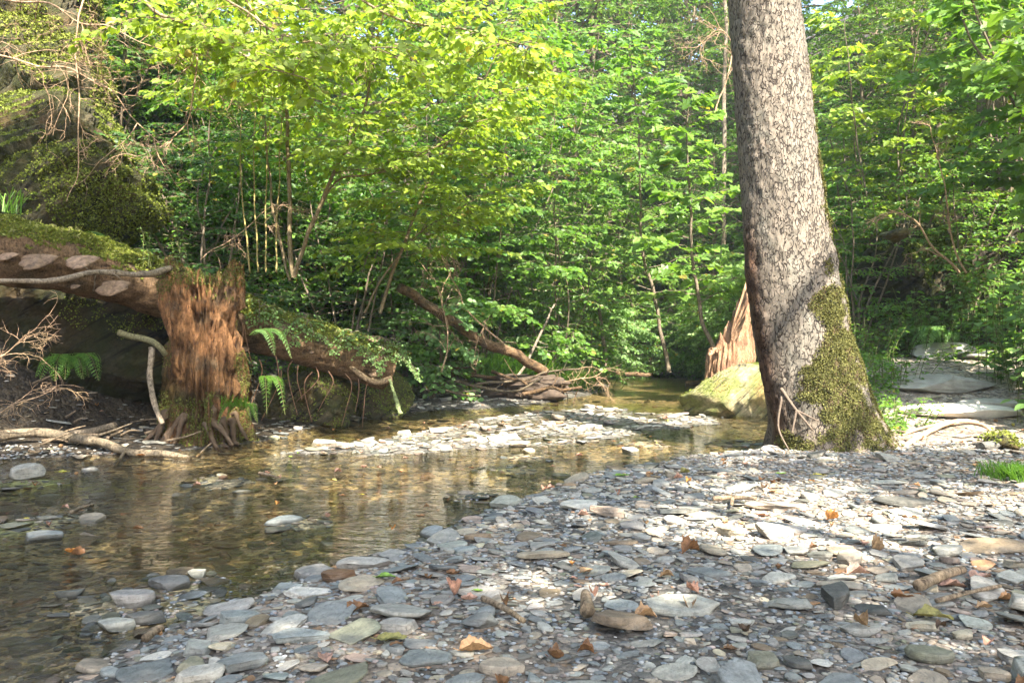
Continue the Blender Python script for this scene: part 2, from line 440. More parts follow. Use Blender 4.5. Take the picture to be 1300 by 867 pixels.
def on_ground(px, py):
    d = 2.0
    for _ in range(14):
        x = (px - 650) / 1000 * d; h = max(hz(x, d), WL if py else 0); d = .5 * d + .5 * (EYE - h) * 1000 / max(py - 433, 5)
    return np.array([(px - 650) / 1000 * d, d, hz((px - 650) / 1000 * d, d)])

def axis(parts):
    a = [np.linspace(s, e, n, endpoint=False) for s, e, n in parts]; return np.concatenate(a + [[parts[-1][1]]])
gx = axis([(-90, -20, 20), (-20, -6, 56), (-6, -3, 50), (-3, 3.6, 230), (3.6, 7, 60), (7, 20, 52), (20, 90, 20)])
gy = axis([(-60, -6, 16), (-6, 1, 30), (1, 6, 200), (6, 10, 110), (10, 20, 110), (20, 40, 50), (40, 110, 20)])
GX, GY = np.meshgrid(gx, gy); GZ = height(GX, GY)
V = np.stack([GX.ravel(), GY.ravel(), GZ.ravel()], 1)
X, Y, Z = V.T; sd = poly_sd(X, Y, WATER) + .12 * fbm(V * [1, 1, 0], 1.6, 3, 3)
nz = fbm(V * [1, 1, 0], 1.3, 91, 4)[:, None]
grit = np.array([.12, .108, .088]); soil = np.array([.21, .165, .12]); bedc = np.array([.36, .285, .17]); alg = np.array([.21, .21, .07])
mould = np.array([.055, .042, .026]); pathc = np.array([.30, .25, .19])
K = grit * (1 - sst(-.2, .5, nz)) + soil * sst(-.2, .5, nz)
rt = sst(-.1, 1.3, X - Y * .1)[:, None]; K = K * (1 - rt * .85) + soil * rt * .85
pth = (sst(5.6, 6.6, Y) * (X > 2.2) * (Z < 1.2))[:, None]; K = K * (1 - pth) + pathc * pth
lb = ((X < -1.7) & (Y > 4.6) & (Z > -.045))[:, None]; K = np.where(lb, mould * .8, K)  # left bank leaf mould, darkened further for the shade under the log
farbank = ((Y > 8.4) & (X < 1.6))[:, None]; K = np.where(farbank, grit * .8, K)
m = sst(.45, .9, Z)[:, None] * np.where((X > 2) & (X < 5.4) & (Y < 9.3), 0, 1)[:, None]; K = K * (1 - m) + mould * m
inw = (sd < 0)[:, None]; gm = sst(-.15, .3, fbm(V * [1, 1, 0], .9, 95, 3))[:, None]
K = np.where(inw, bedc * (1 - gm) + alg * gm, K)
kb = (poly_sd(X, Y, BAR) < .15)[:, None]; K = np.where(kb, grit * 1.5, K)
wet = np.where(Z < WL + .012, 1., 0.) * (Y < 30)
K = K * np.where(wet[:, None] > 0, .72, 1) 
Q = grid_quads(len(gx), len(gy), False)
tag(build('ground', V, Q.ravel(), np.full(len(Q), 4), M['ground'], np.hstack([K, wet[:, None]])), kind='structure')
wx = np.linspace(-7.6, 8.2, 80); wy = np.linspace(-4, 20.2, 90); WX, WY = np.meshgrid(wx, wy)
Q = grid_quads(80, 90, False)
tag(build('stream_water', np.stack([WX.ravel(), WY.ravel(), np.full(WX.size, WL)], 1), Q.ravel(), np.full(len(Q), 4), M['water']), kind='structure')

# ------------------------------------------------------------------ stones
STC = {'blue grey': (.235, .255, .255), 'pale grey': (.36, .355, .325), 'beige': (.40, .345, .27), 'brown': (.24, .185, .125), 'dark grey': (.13, .135, .125),
       'cream': (.56, .50, .37), 'pinkish': (.38, .30, .25), 'olive grey': (.25, .25, .18), 'rusty': (.34, .2, .11), 'whitish': (.54, .52, .47)}
def stone_shape(rng, sub, flat=True):
    V = ICO[sub][0].copy()
    for k in range(rng.randint(5, 9)):                         # cut the outline with steep planes
        a = rng.rand() * 2 * PI; nv = unit([math.cos(a), math.sin(a), rng.randn() * .25]); d = rng.uniform(.5, .93)
        V -= np.maximum(V @ nv - d, 0)[:, None] * nv
    for s in (1, -1):                                          # a flat, slightly tilted top and bottom
        for k in range(2 if flat else 3):
            nv = unit([rng.randn() * (.12 if flat else .5), rng.randn() * (.12 if flat else .5), s]); d = rng.uniform(.34, .6) if flat else rng.uniform(.6, .9)
            V -= np.maximum(V @ nv - d, 0)[:, None] * nv
    if sub > 2: V = V * (1 + (.05 if flat else .09) * fbm(V + rng.rand(3) * 50, 2.2, 1, 3))[:, None]
    if sub > 3: V = V + .012 * np.stack([vnoise(V + 9, 9, k) for k in range(3)], 1)
    V[:, 2] /= np.abs(V[:, 2]).max(); V[:, :2] /= np.abs(V[:, :2]).max()
    return V
LOW = [stone_shape(R, 2) for _ in range(30)]; MID = [stone_shape(R, 3) for _ in range(40)]

# stones one can name: px, py, width px, height over width, thickness over width, colour, turn, label
NAMED = [
 (868,768,118,.62,.12,'pale grey',.15,'long pale grey slate slab, the largest dry stone of the near shingle'),
 (968,840,50,.8,.3,'olive grey',.1,'rounded olive cobble at the foot of the dry shingle'),
 (1170,798,48,.42,.3,'cream',-.15,'smooth elongated cream pebble beside the long olive leaf'),
 (1222,808,36,.5,.36,'cream',.1,'smaller tan egg shaped pebble right of the cream pebble'),
 (1065,745,60,.6,.14,'beige',0,'flat beige slate in front of the coiled brown leaf'),
 (1092,802,64,.5,.25,'pale grey',-.1,'rounded pale oblong stone left of the long olive leaf'),
 (507,797,56,.75,.3,'pale grey',0,'smooth round grey disc stone near the pinkish rolled leaf'),
 (740,645,60,.6,.2,'whitish',0,'sunlit whitish pair of slates below the shadow band'),
 (430,735,48,.45,.4,'rusty',.3,'rusty orange wedge shaped stone lying at the water edge'),
 (462,720,70,.55,.25,'pale grey',.15,'large grey flat stone behind the rusty wedge stone'),
 (610,795,52,.8,.5,'blue grey',.2,'dark blue grey rounded cobble between slates left of the driftwood stub'),
 (380,812,80,.5,.2,'blue grey',.2,'broad blue grey slate tilted at the near water edge'),
 (300,790,56,.6,.4,'blue grey',.4,'squared blue grey stone half in the shallows'),
 (165,765,62,.6,.45,'pale grey',.1,'pale angular rock on top of the cluster in the near shallows'),
 (215,745,56,.6,.4,'dark grey',-.2,'dark wet rock behind the pale angular rock in the shallows'),
 (185,790,60,.4,.35,'dark grey',.1,'low dark wet slab in front of the pale angular rock'),
 (148,797,52,.5,.35,'pale grey',-.2,'two toned wet stone in the near left shallows'),
 (45,815,70,.3,.2,'olive grey',.75,'long thin olive grey slate sloping into the water'),
 (52,682,58,.55,.3,'blue grey',.0,'broad blue wet rock breaking the surface at the left'),
 (35,608,40,.7,.7,'pale grey',.2,'blocky pale boulder standing in the far left shallows'),
 (115,597,26,.8,.7,'pale grey',.5,'small blocky pale stone right of the pale boulder in the left shallows'),
 (130,623,34,.6,.4,'blue grey',.0,'wet bluish stone in front of the blocky stones at the left'),
 (215,697,50,.4,.22,'dark grey',.0,'black wet slab lying mid stream'),
 (408,562,36,.55,.6,'whitish',.2,'pale triangular rock at the left tip of the shoal'),
 (430,568,30,.5,.4,'beige',-.3,'beige wedge right of the pale triangular rock'),
 (540,600,26,.8,.6,'rusty',.0,'orange brown rock standing alone in mid stream'),
 (671,573,18,.8,.8,'cream',.0,'round cream cobble in front of the shoal'),
 (635,560,30,.5,.4,'whitish',.1,'large whitish stone at the front edge of the shoal'),
 (800,572,26,.8,.6,'whitish',.3,'upright pale stone in the stream near the tree'),
 (893,516,22,.9,.9,'pale grey',.3,'pale grey block leaning on the mossy boulder'),
 (590,700,34,.6,.3,'blue grey',.0,'blue grey flat stone at the water edge right of the large grey flat stone'),
 (460,665,60,.35,.15,'beige',.1,'thin beige slate in the bright shallows'),
 (690,708,70,.5,.16,'beige',.0,'wide beige slate among pink leaves'),
 (540,840,70,.5,.2,'blue grey',.1,'blue grey slate at the bottom of the shingle below the round disc'),
 (245,850,46,.8,.5,'olive grey',.4,'olive wet cobble at the near left water edge'),
 (640,850,66,.6,.3,'beige',.1,'rounded beige boulder top at the bottom of the shingle'),
 (1000,770,70,.5,.18,'pale grey',-.1,'pale grey slate left of the beige slate and the coiled leaf'),
 (900,730,66,.5,.16,'blue grey',.1,'blue grey slate behind the long pale slab'),
 (985,645,80,.35,.12,'beige',.0,'thin beige slate in the sunlit strip before the trunk'),
 (1150,640,90,.3,.12,'dark grey',.0,'long dark grey slate in the sunny strip right of the trunk'),
 (1255,570,34,.6,.5,'dark grey',.1,'dark mossy stone beside the grass at the right'),
 (1180,835,60,.7,.3,'olive grey',.0,'olive grey cobble below the long olive leaf'),
 (1290,840,60,.7,.3,'whitish',.0,'whitish cobble cut by the right hand bottom corner'),
 (790,690,50,.4,.1,'brown',.0,'brown slate between dark soil patches'),
 (90,755,40,.5,.4,'dark grey',.3,'dark wet stone left of the shallow cluster'),
]
RES = .006; OX, OY = -8., .9; occ = np.zeros((int(10 / RES), int(13 / RES)), bool)
def stamp(x, y, a, b, rot, test):
    i0 = int((y - OY) / RES); j0 = int((x - OX) / RES); m = int(a / RES) + 1
    ia, ib, ja, jb = i0 - m, i0 + m + 1, j0 - m, j0 + m + 1
    if ia < 0 or ja < 0 or ib > occ.shape[0] or jb > occ.shape[1]: return False
    yy, xx = np.mgrid[-m:m + 1, -m:m + 1] * RES; c, s = math.cos(rot), math.sin(rot)
    u = (xx * c + yy * s) / a; v = (-xx * s + yy * c) / b; q = u * u + v * v
    sub = occ[ia:ib, ja:jb]
    if test and (sub & (q < test)).any(): return False
    sub |= q < .92; return True
stones = []   # x, y, a, b, thick, rot, colour name, label
for (px, py, w, asp, th, cn, rot, lab) in NAMED:
    p = on_ground(px, py); a = w / 2000 * p[1]
    b = a * min(1., max(.45, asp * 1.15))
    stamp(p[0], p[1], a, b, rot, 0); stones.append([p[0], p[1], a, b, th * a * .8, rot, cn, lab])
SIZES = [(.10, 60), (.085, 200), (.07, 450), (.056, 900), (.045, 1900), (.036, 3600), (.028, 6000), (.022, 9500), (.0165, 13000), (.012, 15000)]
for r0, tries in SIZES:
    dmax = min(14.5, max(3.2, r0 / .0031)); dmin = 1.2
    n = int(tries * (2.2 if r0 > .04 else 1.5))
    # even over the area that can be seen, thinning slowly with distance
    Yc = dmin + (dmax - dmin) * R.rand(n) ** .8; Xc = (R.rand(n) * 1.62 - .81) * (Yc + .6)
    hh = height(Xc, Yc); sdc = poly_sd(Xc, Yc, WATER); bar = poly_sd(Xc, Yc, BAR)
    cl = fbm(np.stack([Xc, Yc, 0 * Xc], 1), 1.1, 33, 3)
    prob = np.where(sdc > 0, .95, .5)
    prob = np.where((sdc > 0) & (cl > .1) & (Xc > -.2), .25 if r0 > .02 else .6, prob)      # bare dirt patches
    prob = np.where(sdc < 0, np.where(r0 > .03, .3 + .3 * (cl > .1), .4), prob)
    prob = np.where((sdc < 0) & (((Xc + 1.2) / .62) ** 2 + ((Yc - 2.1) / .65) ** 2 < 1) & (r0 < .065), .92, prob)
    prob = np.where((sdc < 0) & (((Xc + 2.1) / .6) ** 2 + ((Yc - 3.6) / .6) ** 2 < 1) & (r0 < .05), .6, prob)
    prob = np.where((sdc < 0) & (sdc > -.28), .8, prob)
    prob = np.where(bar < .1, .95, prob)
    prob = np.where((Yc > 5.7) & (Xc > 1.6) & (sdc > 0), .12, prob)
    prob = np.where((r0 > .05) & (Xc < .2) & (Yc < 3.6) & (sdc > 0), 1., prob)
    prob = np.where((r0 > .06) & (Yc > 4.2) & (bar > 0), .35 * prob, prob)
    prob = np.where((hh > .55) | ((Xc < -2) & (hh > .1)), 0, prob)
    prob = np.where((Xc < -1.9) & (Yc > 5) & (sdc > 0), .2, prob)
    ok = R.rand(n) < prob
    for x, y, h, s, br, c in zip(Xc[ok], Yc[ok], hh[ok], sdc[ok], bar[ok], cl[ok]):
        a = r0 * R.uniform(.85, 1.25); b = a * R.uniform(.48, .95); rot = R.randn() * .7
        if not stamp(x, y, a, b, rot, .5): continue
        right = sst(-.6, 1.2, x) * .55
        w = np.array([3.6 - 2.6 * right, 3.6, .9 + 3 * right, .25 + .25 * right, .6, .12, .2 + .3 * right, .35, .03, .35])
        if br < .1: w = np.array([.8, 3.5, 1.2, .8, .6, .2, 1.2, .2, .2, 2.2])
        elif s < 0: w = np.array([1.4, .9, 1.2, 1.6, 1.5, .2, .4, 1.8, .5, .1])
        cn = list(STC)[R.choice(10, p=w / w.sum())]
        stones.append([x, y, a, b, a * (R.uniform(.05, .15) if R.rand() < .88 else R.uniform(.18, .36)), rot, cn, None])
S_ = stones
SX = np.array([s[0] for s in S_]); SY = np.array([s[1] for s in S_]); SA = np.array([s[2] for s in S_]); SB = np.array([s[3] for s in S_])
STh = np.array([s[4] for s in S_]); SR = np.array([s[5] for s in S_]); SH = height(SX, SY)
SXP = 650 + SX / SY * 1000; SYP = 433 + (EYE - SH) / SY * 1000
inview = (SXP > -10) & (SXP < 1310) & (SYP < 875)
app = SA / SY * inview * np.where(SH < WL - STh, .35, 1)
app[:len(NAMED)] += 1
order = np.argsort(-app); HERO = set(order[:300].tolist())
tilt = R.randn(len(S_), 2) * .12; tilt[:len(NAMED)] *= .3
print('stones', len(S_))

def stone_xform(i, V):
    a, b, t, r = SA[i], SB[i], STh[i], SR[i]
    W = V * [a, b, t]
    cx, cy = tilt[i]; W = W + np.stack([0 * W[:, 0], 0 * W[:, 0], W[:, 0] * cx + W[:, 1] * cy], 1)
    c, s = math.cos(r), math.sin(r)
    return np.stack([W[:, 0] * c - W[:, 1] * s, W[:, 0] * s + W[:, 1] * c, W[:, 2]], 1)
SZ = SH + STh * R.uniform(.35, .75, len(S_)) + SA * .04
base = np.array([STC[s[6]] for s in S_]) * (1 + .15 * R.randn(len(S_), 1)).clip(.6, 1.4) * (1 + .015 * R.randn(len(S_), 3)) * np.array([.93, .87, .76])
def stone_col(i, z):
    top = SZ[i] + z; under = SH[i] < WL + .004
    wetv = np.clip((WL + .018 - top) / .012, 0, 1) if SH[i] < WL + .01 else np.zeros_like(top)
    k = np.repeat(base[i][None], len(z), 0)
    if under: k = np.where(top[:, None] < WL, k * np.array([1.0, .95, .82]), k)
    return np.hstack([k, wetv[:, None]])
gM = Geo()
F2, F3, F4 = ICO[2][1], ICO[3][1], ICO[4][1]
# the uncounted rest of the shingle, one object
for i in range(len(S_)):
    if i in HERO: continue
    big = SA[i] / SY[i] > .0085
    T = (MID if big else LOW)[R.randint(40 if big else 30)]; F = F3 if big else F2
    W = stone_xform(i, T)
    gM.add(W + [SX[i], SY[i], SZ[i]], F.ravel(), np.full(len(F), 3), stone_col(i, W[:, 2]))
# crumbs of slate between them
n = 26000; Yc = 1.3 + 4.2 * R.rand(n) ** .85; Xc = (R.rand(n) * 1.5 - .75) * (Yc + .3); sdc = poly_sd(Xc, Yc, WATER)
k = (sdc > -.25); Xc, Yc = Xc[k], Yc[k]; Hc = height(Xc, Yc); n = len(Xc)
bm = bmesh.new(); bmesh.ops.create_icosphere(bm, subdivisions=1, radius=1); V0 = np.array([v.co[:] for v in bm.verts]); F0 = np.array([[v.index for v in f.verts] for f in bm.faces]); bm.free()
s = R.uniform(.004, .010, n) * (.6 + .25 * Yc); an = R.rand(n) * 2 * PI; sc = np.stack([s, s * R.uniform(.5, .9, n), s * R.uniform(.2, .5, n)], 1)
W = V0[None] * sc[:, None]; ca, sa = np.cos(an)[:, None], np.sin(an)[:, None]
W = np.stack([W[..., 0] * ca - W[..., 1] * sa, W[..., 0] * sa + W[..., 1] * ca, W[..., 2]], -1) + np.stack([Xc, Yc, Hc + .002], 1)[:, None]
kc = np.array(list(STC.values()))[R.choice(10, n, p=np.array([3, 3, 3, 1.5, 2, .4, 1, 1, .2, .4]) / 15.5)] * (.8 + .4 * R.rand(n, 1))
gM.add(W.reshape(-1, 3), (F0[None] + (np.arange(n) * 12)[:, None, None]).ravel(), np.full(n * 20, 3), np.repeat(kc, 12, 0))
tag(gM.build('shingle', M['stone']), 'small grey and beige slate pieces covering the banks and the bed', 'shingle', kind='stuff')
HERO_OBJ = []
for i in sorted(HERO):
    rng = np.random.RandomState(1000 + i); Vs = stone_shape(rng, 4, STh[i] < .4 * SA[i]); W = stone_xform(i, Vs)
    o = build('stone', W, F4.ravel(), np.full(len(F4), 3), M['stone'], stone_col(i, W[:, 2]))
    o.location = (SX[i], SY[i], SZ[i]); o['category'] = 'stone'; o['group'] = 'stones on the shingle and in the stream'
    if S_[i][7]: o['label'] = S_[i][7]
    HERO_OBJ.append((o, SXP[i], SYP[i], S_[i][6], SA[i] / SY[i], STh[i] / SA[i], bool(SH[i] < WL)))
# ------------------------------------------------------------------ rocks
def rock(name, c, sc, seed, label, cat='rock', planes=9, sub=5, strata=0., sdir=(.6, .2, .75), rough=.09, moss=0, mmask=None, msize=.018, group=None, mat='rock', rot=0, tint=1., kflat=(.5, .9)):
    rng = np.random.RandomState(seed); V = ICO[sub][0].copy()
    for k in range(planes):
        nv = unit(rng.randn(3)); V -= np.maximum(V @ nv - rng.uniform(*kflat), 0)[:, None] * nv
    V = V * (1 + rough * fbm(V + seed, 1.6, 3, 5, .6))[:, None]
    V = V * np.asarray(sc); cr, sr = math.cos(rot), math.sin(rot)
    V = V @ np.array([[cr, sr, 0], [-sr, cr, 0], [0, 0, 1]])
    if strata:
        d = unit(sdir); s = V @ d; per = strata * 3.2
        q_ = s / per + .5 * fbm(V, 1.1, 4, 3); q2 = q_ * 3.3 + .3; stp = 1.1 * (1 - (q_ % 1.) * 1.6) * (.5 + .5 * vnoise(np.stack([np.floor(q_), 0 * s, .5 * V[:, 0]], 1), 1.3, 4)) + .35 * (1 - (q2 % 1.) * 2)
        out = unit(V * [1, 1, .6]); V = V + (out - d * (out @ d)[:, None]) * (strata * stp)[:, None]
    F = ICO[sub][1]; L = F.ravel(); S = np.full(len(F), 3)
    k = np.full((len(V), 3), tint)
    if moss:
        root = empty(name, c, label, cat, group)
        build('stone_body', V, L, S, M[mat], k, True, root)
        g = Geo(); moss_on(g, (V, L, S), moss, mmask or (lambda P, Nn: (Nn[:, 2] > .15) & (fbm(P + np.asarray(c), 2.2, 8, 3) > -.15)), rng, msize)
        if g.n: g.build('moss', M['moss'], root)
        return root
    o = build(name, V, L, S, M[mat], k, True); o.location = [float(v) for v in c]
    return tag(o, label, cat, group)

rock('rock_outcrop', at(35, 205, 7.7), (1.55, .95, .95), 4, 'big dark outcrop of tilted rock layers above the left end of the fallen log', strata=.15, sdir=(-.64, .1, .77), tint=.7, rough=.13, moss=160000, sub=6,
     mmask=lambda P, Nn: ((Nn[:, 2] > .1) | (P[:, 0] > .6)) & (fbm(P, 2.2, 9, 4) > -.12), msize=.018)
rock('rock_outcrop', at(15, 60, 8.3), (1.2, .9, 1.15), 14, 'upper mossy rock behind the tangle of bare twigs', strata=.15, sdir=(-.6, .1, .8), tint=.7, rough=.16, moss=110000, sub=6, msize=.024,
     mmask=lambda P, Nn: fbm(P, 1.5, 19, 3) > -.3)
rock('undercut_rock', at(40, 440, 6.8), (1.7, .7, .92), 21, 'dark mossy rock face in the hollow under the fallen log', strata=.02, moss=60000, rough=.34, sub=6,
     mmask=lambda P, Nn: fbm(P, 2.4, 29, 3) > .12, msize=.014, tint=.42)  # low tint puts the shade under the log into the rock colour
rock('boulder', at(388, 508, 7.5), (.50, .4, .33), 33, 'mossy dark boulder under the right part of the fallen log', strata=.03, moss=16000, rough=.12, msize=.013, tint=.75)
rock('boulder', at(480, 510, 8.3), (.36, .4, .36), 37, 'dark mossy boulder at the low end of the fallen log', strata=.02, moss=12000, rough=.12, msize=.013, tint=.75)
rock('boulder', at(425, 533, 7.35), (.16, .16, .12), 38, 'small dark boulder at the water in front of the log boulders', moss=1500, rough=.1, sub=4, msize=.012, tint=.8)
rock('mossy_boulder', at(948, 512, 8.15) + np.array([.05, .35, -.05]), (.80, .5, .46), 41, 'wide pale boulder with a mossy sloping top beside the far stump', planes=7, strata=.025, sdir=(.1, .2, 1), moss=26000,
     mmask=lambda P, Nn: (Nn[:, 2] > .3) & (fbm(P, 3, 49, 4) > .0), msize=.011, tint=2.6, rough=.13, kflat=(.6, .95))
rock('rock_slab', at(1136, 298, 9.0), (.15, .22, .085), 51, 'flat brown slab sticking out of the mossy slope behind the trunk', planes=6, strata=0, rough=.05, tint=1.3, sub=4, kflat=(.6, .8))
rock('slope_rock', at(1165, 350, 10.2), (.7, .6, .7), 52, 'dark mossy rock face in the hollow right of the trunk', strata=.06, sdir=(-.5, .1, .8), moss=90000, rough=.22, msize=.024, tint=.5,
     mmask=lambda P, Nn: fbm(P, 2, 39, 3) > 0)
0 and rock('slope_rock', at(1240, 150, 9.0), (.8, .6, .7), 53, 'shaded rock behind the branches on the right slope', strata=.05, moss=12000, msize=.02, tint=.8)
def slab(px, py, d, w, dep, th, seed, label, rot=0, tint=1., dz=0.):
    p = at(px, py, d); z = max(hz(p[0], p[1]), 0) 
    rock('path_slab', (p[0], p[1], z + dz), (w, dep, th), seed, label, 'rock slab', 8, 5, .012, (0, .15, 1), .05, mat='slab', rot=rot, tint=tint)
slab(1200, 520, 7.2, .55, .38, .09, 61, 'grey sloping slab in the middle of the path', .1, .82, .02)
slab(1215, 540, 6.45, .50, .26, .07, 62, 'pale smooth slab catching the sun low on the path', -.05, 1.35, .01)  # higher tint puts the sunlight into the slab colour
slab(1255, 545, 6.6, .42, .22, .06, 63, 'worn slab at the right edge of the path beside the pale smooth one', .1, .9, .02)
slab(1200, 458, 8.9, .48, .36, .13, 64, 'layered pale rock ledge at the top of the path', .05, 1.0, .05)
slab(1255, 470, 8.5, .35, .3, .1, 65, 'low stone step right of the layered ledge', .2, .75, .02)
rock('boulder', on_ground(1275, 568) + np.array([0, 0, .03]), (.12, .12, .09), 66, 'small dark rock with a mossy side at the right end of the path', moss=700, sub=4, tint=.9)

# ------------------------------------------------------------------ the big spruce
root = empty('spruce_tree', (2.15, 5.45, -.02), 'big leaning spruce with scaly pink grey bark and a mossy foot on the bank', 'tree')
o3 = np.array([2.15, 5.45, -.02])
rows = [(-.14,1052,62),(-.02,1050,59.5),(.14,1045,57.5),(.36,1032,56.5),(.63,1019,55),(.9,1009,53.5),(1.17,1002,52),(1.44,998,51.5),(1.98,988,48),(2.52,980,45.5),(3.06,970,43.5),(4.2,950,41),(6,925,37),(9,900,28),(13,880,16),(16,875,4)]
zz = np.array([r[0] for r in rows]); cx = np.array([(r[1] - 650) / 1000 * 5.45 for r in rows]); rr = np.array([r[2] / 1000 * 5.45 for r in rows])
zs = np.concatenate([np.linspace(-.14, 3.4, 200), np.linspace(3.5, 16, 60)]); n = len(zs)
P = np.stack([np.interp(zs, zz, cx), np.full(n, 5.45) + .0 * zs, zs], 1); RAD = np.interp(zs, zz, rr)
th = np.arange(150) / 150 * 2 * PI
TH, ZZ = np.meshgrid(th, zs); dirs = np.stack([np.cos(TH), np.sin(TH), 0 * TH], -1)
base = P[:, None] + dirs * RAD[:, None, None]; B = base.reshape(-1, 3)
foot = np.exp(-np.maximum(zs, -.1) / .2)[:, None]
lobes = sum(w * np.clip(np.cos(TH - a), 0, 1) ** 5 for a, w in ((-.3, .10), (-1.2, .10), (-2.2, .10), (2.4, .12), (1.2, .14), (.4, .07), (-.75, .06)))
big = (.010 * fbm(B * [1, 1, .6], 5, 101, 3)).reshape(TH.shape)
burl = .05 * np.exp(-((TH % (2 * PI) - 5.6) / .6) ** 2 - ((ZZ - 1.0) / .2) ** 2) + .05 * np.exp(-((TH % (2 * PI) - 5.9) / .5) ** 2 - ((ZZ - .55) / .25) ** 2) + .03 * np.exp(-((TH % (2 * PI) - 5.95) / .4) ** 2 - ((ZZ - 1.28) / .1) ** 2)
plates = (.007 * np.abs(vnoise(B * [1, 1, .6], 26, 102)) + .006 * vnoise(B * [1, 1, .7], 48, 103)).reshape(TH.shape)
lowr = sst(1.6, .2, ZZ) * (.018 * fbm(B * [1, 1, .35], 9, 104, 3)).reshape(TH.shape)
# rough brown bark edge low on the stream side, its shade painted in
edge = np.exp(-((TH - PI * 1.08) / .30) ** 2) * sst(1.75, 1.2, ZZ)
rad = RAD[:, None] + foot * lobes * .9 + big + burl + plates + lowr + edge * (.02 + .03 * fbm(B * [1, 1, .7], 12, 105, 3).reshape(TH.shape))
V = (P[:, None] + dirs * rad[..., None]).reshape(-1, 3)
colr = np.ones((len(V), 3)); SPRmask = None
e = np.clip(edge.ravel()[:, None] * 1.3, 0, 1); colr = colr * (1 - e) + np.array([.48, .33, .26]) * e  # brown bark, plus shade painted down the stream side edge
ft = sst(.5, .0, V[:, 2])[:, None] * .35; colr = colr * (1 - ft) + np.array([.6, .5, .42]) * ft
Q = grid_quads(150, n, True)
g = Geo(); rng = np.random.RandomState(71)
def mm(P, Nn):
    x, y = 650 + P[:, 0] / P[:, 1] * 1000, 433 + (EYE - P[:, 2]) / P[:, 1] * 1000
    nn = fbm(P, 5, 72, 4) * 46
    n2 = fbm(P, 4, 79, 5, .6)
    E = lambda a, b, ra, rb: 1 - ((x - a) / ra) ** 2 - ((y - b) / rb) ** 2
    v = np.maximum.reduce([E(1066, 470, 46, 62), E(1078, 540, 60, 60), E(1056, 385, 28, 34), E(1052, 335, 16, 28), E(1018, 560, 30, 26) - .3, (Nn[:, 0] - .72) * 4 - np.maximum(P[:, 2] - 1.6, 0)]) + 1.9 * n2 - .22
    return np.where(Nn[:, 1] < .7, v, -1)
Nr = unit(dirs.reshape(-1, 3)); mk = mm(V, Nr)[:, None] > .3
colr = np.where(mk, np.array([.5, .42, .26]), colr)
build('trunk', V - o3, Q.ravel(), np.full(len(Q), 4), M['spruce_bark'], colr, True, root)
Ql = Q[Q.max(1) < 150 * 165]; SPR = (V, Ql.ravel(), np.full(len(Ql), 4))
moss_on(g, SPR, 400000, lambda P, Nn: rng.rand(len(P)) < sst(0, .6, mm(P, Nn)) * (.3 + .8 * sst(-.4, .4, fbm(P, 12, 75, 3))), rng, .0105, (.085, .085, .028), (.18, .165, .055), .7)
g.build('moss', M['moss'], root, origin=o3)
g = Geo()                                                     # surface roots and a pinkish ivy stem on the bark
for pts, r0 in (([(992, 500, 5.16), (990, 540, 5.13), (1002, 570, 5.08)], .009), ([(1085, 520, 5.2), (1120, 560, 5.15), (1160, 575, 5.1)], .04), 
                ([(990, 490, 5.16), (1012, 520, 5.1), (1032, 545, 5.08)], .012), ([(1012, 520, 5.1), (1006, 548, 5.08)], .009), ([(1012, 520, 5.1), (1040, 534, 5.09)], .008)):
    Pp = spline([at(*p) for p in pts], 12, .02, 5); Pp[:, 2] = np.maximum(Pp[:, 2], -.02); tube(g, Pp, np.linspace(r0, r0 * .5, 12), 8); g.build('surface_root', M['root'], root, origin=o3); g = Geo()
CROWNS = []   # filled in the plants part

